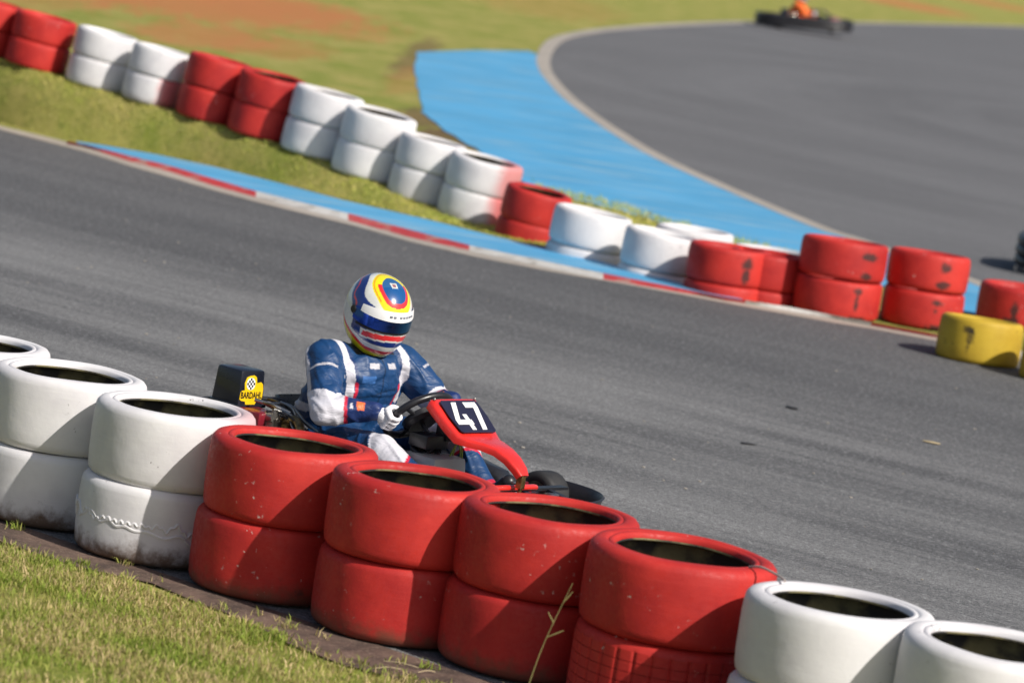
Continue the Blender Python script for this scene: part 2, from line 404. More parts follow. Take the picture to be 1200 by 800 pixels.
strip('painted_kerb', G1, G2, .011, .036, xk, [m_kred, m_kwhite], lambda x: sum(x > q for q in cuts[1:]) % 2, skirt=1)
strip('blue_kerb_apron', G2, G3, .0362, .034, list(range(90, 871, 10)), m_blue, skirt=1)

# inner track: asphalt, pale edge band, blue run-off
OUT = [(1330, 404), (1200, 356), (1137, 331), (1000, 281), (953, 266), (867, 230), (773, 188), (720, 158), (667, 121), (640, 94), (630, 78), (629, 66), (636, 52), (650, 43), (680, 36.5), (713, 32.5), (760, 29), (800, 27), (850, 25.3), (900, 25), (960, 25.5), (1050, 27), (1200, 31), (1400, 40)]
INN = [(1330, 396), (1200, 348.5), (1149, 329), (1013, 277), (893, 232), (773, 177), (700, 132), (655, 93), (644, 76), (645, 66), (653, 55), (668, 45.5), (690, 39), (720, 34.5), (765, 30.6), (805, 28.5), (850, 26.6), (900, 26.1), (960, 26.6), (1050, 28.1), (1200, 32.1), (1400, 41.2)]
def densify(L, k=6):
    P = [Vector((a, b, 0)) for a, b in L]; Q = []
    for i in range(len(P)-1):
        a, b, c2, d = P[max(i-1, 0)], P[i], P[i+1], P[min(i+2, len(P)-1)]
        for j in range(k):
            t = j/k; Q.append(.5*((2*b)+(c2-a)*t+(2*a-5*b+4*c2-d)*t*t+(3*b-a-3*c2+d)*t**3))
    Q.append(P[-1]); return [(q.x, q.y) for q in Q]
OUTd = densify(OUT); INNd = densify(INN)
OW = [g(x, y, .012) for x, y in OUTd]
iw = [g(x, y, .004) for x, y in OUTd]
far_r = iw[-1]; near_r = iw[0]
sheet('inner_track_asphalt', iw+[Vector((far_r.x+60, far_r.y-60, 0)), Vector((70, 40, 0)), Vector((near_r.x+12, near_r.y-8, 0))], .006, m_asph2)
bm = B(); A = [bm.verts.new(p) for p in OW]
C = []
nO = len(OUTd)
for i, p in enumerate(OW):
    t = (OW[min(i+1, nO-1)]-OW[max(i-1, 0)]).normalized(); q = Vector((t.y, -t.x, 0))
    wd = .20+.17*min(1, max(0, (p.y-56)/30))
    v = p+q*wd; v.z = .013; C.append(bm.verts.new(v))
for i in range(nO-1): bm.faces.new((A[i], A[i+1], C[i+1], C[i]))
for f in bm.faces:
    f.normal_update()
    if f.normal.z < 0: f.normal_flip()
me = bpy.data.meshes.new('track_edging'); bm.to_mesh(me); bm.free(); tag(link('track_edging', me, m_conc), kind='structure')
BLn = [(489, 61), (488, 75), (490, 100), (494, 127), (510, 143), (540, 164), (573, 184), (600, 206), (625, 219), (650, 229), (700, 240), (760, 256), (815, 274), (870, 288), (940, 305), (1040, 338), (1160, 372), (1330, 430)]
blue = [g(x, y, .01) for x, y in densify(BLn, 4)]
# ragged edge where turf grows over the paint
blue = [p+Vector((random.uniform(-.03, .03), random.uniform(-.12, .12), 0)) if 0 < i < len(blue)-1 else p for i, p in enumerate(blue)]
oe = [g(x, y, .01) for x, y in OUTd if y > 62]
cut = [q for q in oe]
sheet('blue_runoff', blue+cut[:1]+cut[1:]+[g(620, 60, .01), g(560, 59, .01)], .0095, m_blue)

# the verge climbs towards the left into a low bank that carries the far tyre row
ROWP = [(-14, 36.5, 1.0), (-9, 35.2, .95), (-5.1, 33.6, .56), (-4.55, 33.35, .515), (-3.97, 33.1, .448), (-3.44, 32.75, .402), (-2.90, 32.45, .354), (-2.39, 32.1, .31), (-1.89, 31.75, .252), (-1.40, 31.35, .168), (-.93, 31.0, .07), (-.464, 30.64, .0), (4, 27.5, 0), (8, 27, 0)]
def rowz(x):
    x = min(max(x, -14), 7.9)
    for a, b in zip(ROWP, ROWP[1:]):
        if a[0] <= x <= b[0]:
            t = (x-a[0])/(b[0]-a[0]); return a[1]+(b[1]-a[1])*t, a[2]+(b[2]-a[2])*t
KW = [g(x, interp(G3 if 90 < x < 870 else G1, x)) for x in range(-800, 1340, 15)]
_y = np.array([p.y for p in KW]); _y = np.convolve(np.pad(_y, 9, mode='edge'), np.ones(19)/19, 'valid')
for p_, q_ in zip(KW, _y): p_.y = max(float(q_), p_.y-.02)
_y = np.convolve(np.pad([p.y for p in KW], 4, mode='edge'), np.ones(9)/9, 'valid')
for p_, q_ in zip(KW, _y): p_.y = float(q_)
def kerby(x):
    for a, b in zip(KW, KW[1:]):
        if a.x <= x <= b.x: return a.y+(b.y-a.y)*(x-a.x)/(b.x-a.x)
    return KW[0].y if x < KW[0].x else KW[-1].y
def smooth(t): t = min(1, max(0, t)); return t*t*(3-2*t)
def bankz(x, y):
    yr, h = rowz(x); yk = kerby(x)
    if y < yr: f = smooth(.12+.88*(y-yk-.02)/max(.1, yr-.30-yk))-smooth(.12) if y > yk else 0
    else: f = 1-smooth((y-yr-.5)/3.0)
    return h*max(0, f)*smooth((x+13)/3.5)
bm = B(); gx = np.arange(-13.5, 1.01, .1); nn_ = 46; rows = []
for x in gx:
    yk = kerby(x)+.01; yr = rowz(x)[0]; col_ = []
    for j in range(nn_):
        t = j/(nn_-1); y = yk+(yr+3.6-yk)*t
        z = bankz(x, y); z += .0025+(.012*mnoise.noise(Vector((x*2.2, y*2.2, 0)))*min(1, z*20))
        col_.append(bm.verts.new((x, y, z)))
    rows.append(col_)
for i in range(len(rows)-1):
    for j in range(nn_-1): bm.faces.new((rows[i][j], rows[i+1][j], rows[i+1][j+1], rows[i][j+1]))
tag(build('verge_bank', bm, m_turf, auto=R_(80)), kind='structure')

# ------------------------------------------------------------------ grass blades (uncountable)
def grass(name, P, hmin, hmax, wid, cols, droop=.5, label=None):
    n = len(P); h = RNG.uniform(hmin, hmax, n)*(RNG.random(n)**.4*.6+.5); a = RNG.uniform(0, 2*np.pi, n); lean = RNG.uniform(.1, 1.1, n)*droop
    la = RNG.uniform(0, 2*np.pi, n)
    dx = np.stack([np.cos(a), np.sin(a), 0*a], 1)*(wid*.5)*RNG.uniform(.6, 1.4, n)[:, None]
    ld = np.stack([np.cos(la), np.sin(la), 0*la], 1)
    base = P; mid = P+ld*(h*lean*.35)[:, None]; mid[:, 2] += h*.55
    tip = P+ld*(h*lean)[:, None]; tip[:, 2] += h*(1-.35*lean)
    V = np.stack([base-dx, base+dx, mid-dx*.8, mid+dx*.8, tip], 1).reshape(-1, 3)
    i0 = np.arange(n)*5
    F = np.concatenate([np.stack([i0, i0+1, i0+3], 1), np.stack([i0, i0+3, i0+2], 1), np.stack([i0+2, i0+3, i0+4], 1)])
    me = bpy.data.meshes.new(name); me.vertices.add(len(V)); me.vertices.foreach_set('co', V.astype(np.float32).ravel())
    me.loops.add(F.size); me.loops.foreach_set('vertex_index', F.astype(np.int32).ravel())
    me.polygons.add(len(F)); me.polygons.foreach_set('loop_start', (np.arange(len(F))*3).astype(np.int32)); me.polygons.foreach_set('loop_total', np.full(len(F), 3, np.int32))
    me.update(); me.validate()
    cols = np.array(cols)
    # clumps of one tone
    cl = np.sin(P[:, 0]*9+np.sin(P[:, 1]*7)*2)+np.sin(P[:, 1]*11+P[:, 0]*3)+RNG.normal(0, 1.3, n)
    k = np.clip(((cl+3)/6*len(cols)), 0, len(cols)-1).astype(int)
    c = cols[k]*RNG.uniform(.75, 1.25, n)[:, None]
    c = np.concatenate([np.clip(c, 0, 1), np.ones((n, 1))], 1); c = np.repeat(c, 5, 0)
    at = me.color_attributes.new('paint', 'FLOAT_COLOR', 'POINT'); at.data.foreach_set('color', c.astype(np.float32).ravel())
    m = M(name+'_blades', .7, .3); aa = m.n('ShaderNodeAttribute', attribute_name='paint')
    m.set(m.p.inputs['Base Color'], aa.outputs['Color'])
    tr = m.n('ShaderNodeBsdfTranslucent'); m.set(tr.inputs[0], aa.outputs['Color'])
    ad = m.n('ShaderNodeMixShader'); ad.inputs[0].default_value = .35
    m.t.links.new(m.p.outputs[0], ad.inputs[1]); m.t.links.new(tr.outputs[0], ad.inputs[2])
    m.t.links.new(ad.outputs[0], m.t.nodes['Material Output'].inputs[0])
    return tag(link(name, me, m.m), label, kind='stuff')
def inpoly(P, poly):
    x, y = P[:, 0], P[:, 1]; r = np.zeros(len(P), bool); n = len(poly)
    for i in range(n):
        x1, y1 = poly[i][:2]; x2, y2 = poly[(i+1) % n][:2]
        c = ((y1 > y) != (y2 > y)); r ^= c & (x < (x2-x1)*(y-y1)/((y2-y1)+1e-12)+x1)
    return r
GC = [(.24, .32, .045), (.30, .37, .065), (.38, .39, .10), (.52, .43, .19), (.60, .47, .25), (.34, .37, .085)]
n = 190000
t = RNG.uniform(-3.6, 2.6, n); d = .52+RNG.random(n)*2.6
P = np.array([[*(base_near+rowdir*a+perp*b)[:2], 0.0] for a, b in zip(t.tolist(), d.tolist())])
edge = .62+.07*np.sin(t*1.7)+.05*np.sin(t*4.1+1)+.03*np.sin(t*9)
keep = (d > edge-.09+RNG.normal(0, .06, n))
patch = np.sin(P[:, 0]*5.1+1.3*np.sin(P[:, 1]*4))+np.sin(P[:, 1]*6.3+P[:, 0]*2.1)
keep &= (patch+RNG.normal(0, .9, n)) > -1.1
tf = []
for q in range(46):
    a = RNG.uniform(-3.2, 2.4); b = RNG.uniform(.30, .62); c_ = base_near+rowdir*a+perp*b
    m_ = int(RNG.uniform(6, 40)); tf.append(np.array([c_.x, c_.y, .006])+np.concatenate([RNG.normal(0, .018, (m_, 2)), np.zeros((m_, 1))], 1))
P = np.concatenate([P[keep]]+tf); keep = np.ones(len(P), bool)
grass('foreground_grass', P[keep], .02, .05, .0045, GC, 1.0, 'short yellowish green turf in the near left corner')
# verge in the middle distance
n = 170000; P = np.stack([RNG.uniform(-5.6, 2.0, n), RNG.uniform(26.5, 36, n), np.zeros(n)], 1)
kx = np.array([p.x for p in KW]); ky = np.array([p.y for p in KW]); rx = np.array([p[0] for p in ROWP]); ry = np.array([p[1] for p in ROWP])
yk = np.interp(P[:, 0], kx, ky); yr = np.interp(P[:, 0], rx, ry); P = P[(P[:, 1] > yk+.015+RNG.normal(0, .02, n)) & (P[:, 1] < yr+.3)]
P[:, 2] = [bankz(x, y)+.002 for x, y, _ in P]
GC2 = [(.46, .52, .09), (.54, .56, .12), (.62, .57, .17), (.66, .57, .22), (.50, .52, .12)]
grass('verge_grass', P, .012, .03, .009, GC2, 1.0, 'mown green verge between the blue kerb apron and the far tyre row')
poly = [g(625, 215), g(660, 226), g(720, 238), g(820, 270), g(945, 302), g(945, 330), g(820, 300), g(700, 275), g(640, 250)]
P = np.stack([RNG.uniform(-2, 3.5, 60000), RNG.uniform(27, 40, 60000), np.zeros(60000)], 1); P = P[inpoly(P, [(p.x, p.y) for p in poly])]
grass('ragged_grass', P, .02, .08, .008, GC2, .8, 'ragged grass growing over the edge of the blue run-off behind the tyres')

# ------------------------------------------------------------------ barrier tyres
def tyre_mesh(name, tread=False, D=.64, H=.295, deep=0):
    R = D/2; s = .034
    seg = 288 if tread else 96
    pr = []; mi_ = []
    out = [(.234, H-.024), (.2352, H-.009), (.243, H-.003), (.253, H-.004), (.2555, H-.0075), (.259, H-.003), (R-.050, H), (R-.034, H-.001), (R-.017, H-.007), (R-.006, H-.020), (R-.0025, H-.036)]
    if deep: out = [(.234, H-.022-deep), (.237, H-.012-deep*.9), (.243, H-.012-deep*.55), (.250, H-.010-deep*.22), (.259, H-.004), (R-.052, H)]+out[7:]
    low = [(r, H-z) for r, z in out][::-1]
    if tread:
        mid = []
        for k in range(6):
            zc = H-.036-(k+.5)*(H-.072)/6
            mid += [(R, zc+.019), (R, zc-.016), (R-.011, zc-.0165), (R-.011, zc-.0205)]
        mid = [(R-.001, H-.040)]+mid[:-2]+[(R-.001, .040)]
    else:
        mid = [(R+.001*math.sin(math.pi*q), H-.036-(H-.072)*q) for q in (.2, .4, .5, .6, .8)]
    inn = [(.234, .030+deep), (.246, .036+deep), (R-.05, .016), (R-.022, .032), (R-.017, .08), (R-.017, H-.08), (R-.022, H-.032), (R-.05, H-.016), (.246, H-.036-deep), (.234, H-.030-deep)]
    prof = out+mid+low+inn
    mi_ = [0]*(len(out)+len(mid)+len(low)-1)+[1]*(len(inn)+1)
    bm = B(); rings = lathe(bm, prof, seg, closed=True, matidx=mi_)
    if tread:
        for i in range(len(out), len(out)+len(mid)):
            for k, v in enumerate(rings[i]):
                if k % 9 < 1: v.co.x *= 1-.02; v.co.y *= 1-.02
    bmesh.ops.recalc_face_normals(bm, faces=bm.faces)
    me = bpy.data.meshes.new(name); bm.to_mesh(me); bm.free()
    me.polygons.foreach_set('use_smooth', [True]*len(me.polygons)); me.set_sharp_from_angle(angle=R_(50))
    me.materials.append(m_red); me.materials.append(m_inner)
    return me
TY = tyre_mesh('barrier_tyre'); 
# slightly squashed and dented variants
VAR = [TY]
for k in range(4):
    m2 = TY.copy(); 
    for v in m2.vertices:
        a = math.atan2(v.co.y, v.co.x); r = math.hypot(v.co.x, v.co.y)
        q = 1+.010*math.sin(2*a+k*1.7)+.006*math.sin(3*a+k)+.004*math.sin(7*a+2*k)
        v.co.x *= q; v.co.y *= q
        v.co.z += (.0022*math.sin(2*a+k*2.1)+.0010*math.sin(5*a+k))*(1 if v.co.z > .15 else .3)
    VAR.append(m2)
TT = tyre_mesh('treaded_tyre', True); DEEP = tyre_mesh('deep_walled_tyre', deep=.035)
cnt = 0
def tyre(x, y, z, D, H, mat, label, group, mesh=None, rot=None):
    global cnt
    me = mesh or VAR[cnt % 5]; cnt += 1
    o = bpy.data.objects.new('barrier_tyre', me); COL.objects.link(o)
    o.location = (x, y, z); o.scale = (D/.64, D/.64, H/.295)
    o.rotation_euler = (random.uniform(-.008, .008), random.uniform(-.008, .008), 0 if rot is None else rot)
    o.material_slots[0].link = 'OBJECT'; o.material_slots[0].material = mat
    return tag(o, label, 'tyre', group)
GN, GF = 'painted tyres of the near barrier', 'painted tyres of the far barrier'
NEAR = [ # x, y, D, H, upper material, lower material, upper label, lower label
 (-2.20, 15.36, .64, .296, m_white, m_white_low, 'white tyre cut by the left edge of the photo, behind the first full white stack', None),
 (-1.731, 14.887, .632, .299, m_white, m_white_low, 'smooth white tyre on top of the near stack furthest to the left', 'white tyre with a brown soiled foot, under the leftmost near stack'),
 (-1.251, 14.458, .633, .298, m_w_spray_s, m_white_low, 'white tyre with red overspray where it touches the first red stack', 'white tyre with a raised wavy line round its tread'),
 (-.754, 14.084, .64, .293, m_red, m_red_low, 'red top tyre of the near row, right of the white ones, below the kart engine', 'red bottom tyre beside the white tyre with the wavy line'),
 (-.266, 13.677, .641, .295, m_red, m_red_low, 'red top tyre directly below the kart driver', 'red bottom tyre second of the near red stacks, pale scuffs at its foot'),
 (.238, 13.412, .658, .295, m_red, m_red_low, 'red top tyre below the nose of the kart', 'red bottom tyre behind the dry grass stalk'),
 (.707, 12.971, .674, .297, m_red, m_red_low, 'red top tyre resting on the tyre with block tread, touching the white stack', 'red tyre with block tread at the bottom edge'),
 (1.233, 12.448, .656, .295, m_white, m_white_low, 'white top tyre just right of the near red stacks', 'white tyre mostly below the bottom edge, next to the block tread tyre'),
 (1.744, 12.101, .667, .297, m_white, m_white_low, 'white top tyre cut by the bottom right corner', None)]
for i, (x, y, D, H, mu, ml, lu, ll) in enumerate(NEAR):
    lo = ll or ('white bottom tyre hidden under the tyre cut by the left edge' if i == 0 else 'white bottom tyre below the bottom right corner')
    ox, oy = random.uniform(-.012, .012), random.uniform(-.012, .012)
    b = tyre(x-.008+ox, y+oy, .012, D*.995, H, ml, lo, GN, TT if i == 6 else None)
    tyre(x, y, .012+H-.002, D, H, mu, lu, GN)
    if i == 2:
        bm = B(); pts = []
        for k in range(150):
            a = R_(-178)+R_(176)*k/149; rr = .3195
            zz = .175-.0006*k+.017*math.sin(k*.43+1.2*math.sin(k*.11))*(.6+.4*math.sin(k*.07))
            pts.append((rr*math.cos(a)*1.003, rr*math.sin(a)*1.003, zz))
        tube(bm, pts, .0065, 6)
        pts = []
        for k in range(190):
            a = R_(-172)+R_(168)*k/189; rr = .3195
            zz = .155+.022*math.sin(k*.38+2.1*math.sin(k*.07))*(.5+.5*math.sin(k*.05+1))+.006*math.sin(k*1.1)
            pts.append((rr*math.cos(a)*1.004, rr*math.sin(a)*1.004, zz))
        tube(bm, pts, .0062, 6)
        c = build('raised_line', bm, m_white_low, b)
FAR = [
 (-6.30, 41.9, 0, .66, .292, m_red, m_red, 'in the far stack cut by the left edge'),
 (-5.577, 40.788, 0, .68, .289, m_red, m_red, 'second far stack from the left, red beside white'),
 (-4.716, 39.341, 0, .662, .294, m_white, m_white, 'leftmost white stack of the far row'),
 (-4.011, 38.181, 0, .60, .288, m_white, m_w_spray2, 'second white stack of the far row from the left'),
 (-3.31, 37.1, 0, .648, .315, m_red, m_red, 'fifth far stack from the left, red'),
 (-2.688, 36.051, 0, .665, .306, m_red, m_red, 'sixth far stack from the left, red before four white ones'),
 (-2.07, 34.865, 0, .667, .306, m_white, m_white, 'first of the four adjoining white stacks in the far row'),
 (-1.493, 33.326, 0, .657, .30, m_white, m_white, 'second of the four adjoining white stacks in the far row'),
 (-.95, 31.796, 0, .585, .272, m_white, m_white, 'third of the four adjoining white stacks in the far row'),
 (-.464, 30.64, 0, .605, .273, m_w_spray, m_w_spray2, 'fourth of the four adjoining white stacks, pink with overspray'),
 (-.0, 29.91, -.12, .55, .268, m_red, m_red, 'single red stack wedged between white stacks in the far row'),
 (.451, 28.895, -.17, .617, .284, m_white, m_white, 'white far stack right of the wedged red stack'),
 (.995, 28.297, -.2, .595, .285, m_w_spray_s, m_white, 'greyish white far stack sunk in the turf, left of the red group'),
 (1.501, 27.487, -.17, .612, .273, m_r_m14, m_red, 'sunken red stack with a vertical rubbed mark'),
 (1.80, 27.584, -.17, .578, .267, m_red, m_red, 'sunken red stack half hidden behind the tall scuffed stack'),
 (1.287, 29.184, -.2, .618, .269, m_white, m_white, 'white stack of the second row peeping out behind the greyish stack'),
 (1.86, 28.565, -.2, .608, .26, m_white, m_white, 'white stack of the second row behind the sunken red stacks'),
 (2.33, 27.462, 0, .645, .281, m_r_m16, m_r_m16b, 'tall red stack with black scuffs on the kerb end'),
 (2.983, 27.743, 0, .607, .276, m_r_m17, m_r_m17b, 'red stack behind the yellow tyre, with grey worn marks'),
]
NEWY = {-6.30: 33.6, -5.577: 33.35, -4.716: 33.1, -4.011: 32.75, -3.31: 32.45, -2.688: 32.1, -2.07: 31.75, -1.493: 31.35, -.95: 31.0}
for (x, y, z, D, H, mu, ml, where) in FAR:
    y0 = y; lean = R_(6.5) if x < 1.2 else 0
    if x in NEWY:
        k_ = NEWY[x]/y; y = NEWY[x]; z = CH*(1-k_)-.012; x *= k_; D *= k_; H *= k_
    elif lean: z -= .02
    if 0 < x < 1.2: lean = R_(4)
    dp = DEEP if (y0 > 36.5 or y0 < 29.5) else None
    if y < 28: y += (.14 if x < 2.5 else .04) if z == 0 else .22
    cl = 'red' if mu in (m_red, m_r_m14, m_r_m16, m_r_m17) else 'white'
    b0 = tyre(x-.004-.5*H*math.sin(lean), y+random.uniform(-.01, .01), z+.004, D, H, ml, '%s bottom tyre, %s' % (cl, where), GF, dp)
    b1 = tyre(x-.004+.5*H*math.sin(lean), y, z+.004+(H-.002)*math.cos(lean), D, H, mu, '%s top tyre, %s' % (cl, where), GF, dp)
    b0.rotation_euler.y += lean; b1.rotation_euler.y += lean
    if round(y0) in (36, 33, 31, 30) and x < 1: b1.rotation_euler.x += R_(3.2)
    if y0 < 29 and z == 0: b1.rotation_euler.x -= R_(2.2)
tyre(3.826, 28.828, .012, .642, .305, m_r_m18, 'single red tyre with a black patch, behind the yellow tyres at the right edge', GF, DEEP)
ya = tyre(3.215, 25.95, -.008, .585, .31, m_yel, 'yellow tyre with a black smear on its side, standing on the track', 'yellow tyres at the kerb end', DEEP)
yb = tyre(3.74, 25.40, -.008, .58, .31, m_yel2, 'yellow tyre cut by the right edge', 'yellow tyres at the kerb end', DEEP)

ya.rotation_euler.x = yb.rotation_euler.x = R_(-3.2)
# pale strap between the last red and the first white near stack
bm = B(); a = Vector((.93, 12.80, .604)); b = Vector((1.03, 12.66, .612))
tube(bm, [a, a*.6+b*.4+Vector((0, 0, .012)), b, b+Vector((.015, -.05, -.004))], .0045, 8, smooth=6)
tag(build('strap', bm, plain('pale_cord', (.42, .36, .33), .8)), 'short pale cord joining the last red tyre to the white one beside it', 'cord')

# dry stalk in front of the near tyres
m_stalk = plain('dry_stalk', (.26, .23, .085), .7); 
def stalk(base, top, r, branches, label):
    bm = B(); base = Vector(base); top = Vector(top); mid = (base+top)/2+Vector((-.012, 0, .01))
    tube(bm, [base, mid, top], [r*.8, r*.62, r*.4], 6, smooth=8)
    for (t, d, l) in branches:
        p = base.lerp(top, t)+Vector((-.012, 0, .01))*(1-abs(2*t-1))
        tube(bm, [p, p+Vector(d)*l*.5, p+Vector(d)*l], [r*.55, r*.9, r*.5], 5, smooth=4)
    return tag(build('grass_stalk', bm, m_stalk), label, 'grass stalk')
cd = Vector((0, 12.35, 0))
def at_depth(px, py, y):
    d = fw + cr*((px-600)/CF) + cu*((400-py)/CF); t = y/d.y
    return Vector((d.x*t, y, CH+d.z*t))
p0 = at_depth(618, 806, 12.5); p0b = Vector((p0.x-.02, p0.y, .0)); p1 = at_depth(671, 683, 12.5)
stalk(p0b, p1, .0028, [(.60, (.85, 0, .5), .06), (.70, (-.55, 0, .8), .045), (.86, (.5, 0, .8), .05)], 'thin yellowish stalk with side shoots in front of the near red stacks')
# loose straws at the feet of the near stacks
m_straw = plain('straw', (.45, .36, .22), .8)
for (px, py, dx, dy, l) in [(365, 655, 1, .1, .05), (413, 735, 1, .25, .06), (470, 778, 1, -.2, .13), (455, 783, .9, .5, .10), (500, 787, 1, .9, .08), (232, 655, .3, .9, .05)]:
    p = g(px, py, .016); d = Vector((dx, dy, 0)).normalized()
    bm = B(); tube(bm, [p-d*l/2, p+Vector((0, 0, .006)), p+d*l/2], .0018, 5, smooth=4)
    tag(build('straw', bm, m_straw), 'dry straw on the soil strip at the foot of the near tyres', 'straw', 'dry straws on the soil strip')
# bits on the asphalt
def bit(px, py, s, mat, label, cat, name):
    p = g(px, py, .006); bm = B(); bmesh.ops.create_icosphere(bm, subdivisions=2, radius=1)
    for v in bm.verts: v.co = v.co*(1+.3*mnoise.noise(v.co*1.7+p)); v.co = Vector((v.co.x*s[0], v.co.y*s[1], v.co.z*s[2]))
    bmesh.ops.rotate(bm, verts=bm.verts, cent=(0, 0, 0), matrix=Matrix.Rotation(random.uniform(-.5, .5), 3, 'Z'))
    o = build(name, bm, mat); o.location = p+Vector((0, 0, s[2]*.6)); tag(o, label, cat); return o
bit(928, 478, (.035, .05, .006), m_rub, 'black scrap of rubber lying in mid track, upper of two', 'rubber scrap', 'rubber_scrap')
bit(876, 520, (.045, .03, .004), m_rub, 'black scrap of rubber lying in mid track, lower of two', 'rubber scrap', 'rubber_scrap')
bit(1092, 519, (.055, .015, .007), m_straw, 'pale bit of wood lying on the track', 'wood chip', 'wood_chip')
bm = B()
for k in range(150):
    px, py = random.uniform(20, 1190), random.uniform(180, 680)
    if py < interp(L0, px)+8 or py > 480+.35*px-60+200: continue
    p = g(px, py, .007); s = random.uniform(.003, .009)
    r = bmesh.ops.create_icosphere(bm, subdivisions=1, radius=s, matrix=Matrix.Translation(p)@Matrix.Diagonal((1.4, 1, .6, 1)))
tag(build('loose_grit', bm, plain('grit', (.35, .32, .28), .9)), 'pale grains of grit scattered over the track', kind='stuff')

# ------------------------------------------------------------------ people
def capsule(bm, a, b, ra, rb, seg=20):
    a, b = Vector(a), Vector(b); d = (b-a).normalized(); L = (b-a).length
    pts = []; rs = []
    for k in range(5): t = math.pi/2*(1-k/5); pts.append(a-d*ra*math.sin(t)); rs.append(max(ra*math.cos(t), 1e-4))
    for k in range(7): t = k/6; pts.append(a+d*L*t); rs.append(ra*(1-t)+rb*t)
    for k in range(1, 6): t = math.pi/2*(k/5); pts.append(b+d*rb*math.sin(t)); rs.append(max(rb*math.cos(t), 1e-4))
    tube(bm, pts, rs, seg)
def ellipsoid(bm, c, r, rot=None):
    M4 = Matrix.Translation(c) @ (rot.to_4x4() if rot else Matrix()) @ Matrix.Diagonal((*r, 1))
    bmesh.ops.create_icosphere(bm, subdivisions=4, radius=1, matrix=M4)
def fuse(bm, voxel, smooth=8):
    me = bpy.data.meshes.new('tmp'); bmesh.ops.recalc_face_normals(bm, faces=bm.faces); bm.to_mesh(me); bm.free()
    o = bpy.data.objects.new('tmp', me); COL.objects.link(o)
    r = o.modifiers.new('r', 'REMESH'); r.mode = 'VOXEL'; r.voxel_size = voxel
    s = o.modifiers.new('s', 'SMOOTH'); s.iterations = smooth; s.factor = .5
    dg = bpy.context.evaluated_depsgraph_get(); dg.update()
    out = bpy.data.meshes.new_from_object(o.evaluated_get(dg))
    bpy.data.objects.remove(o); bpy.data.meshes.remove(me)
    return out
def coords(me):
    n = len(me.vertices); co = np.empty(n*3, np.float32); me.vertices.foreach_get('co', co)
    no = np.empty(n*3, np.float32); me.vertices.foreach_get('normal', no)
    return co.reshape(-1, 3).astype(float), no.reshape(-1, 3).astype(float)
def paint(me, c):
    at = me.color_attributes.new('paint', 'FLOAT_COLOR', 'POINT')
    at.data.foreach_set('color', np.concatenate([c, np.ones((len(c), 1))], 1).astype(np.float32).ravel())
def segp(P, a, b):
    a, b = np.array(a), np.array(b); ab = b-a; t = np.clip(((P-a)@ab)/(ab@ab), 0, 1)
    return t, np.linalg.norm(P-(a+t[:, None]*ab), axis=1)

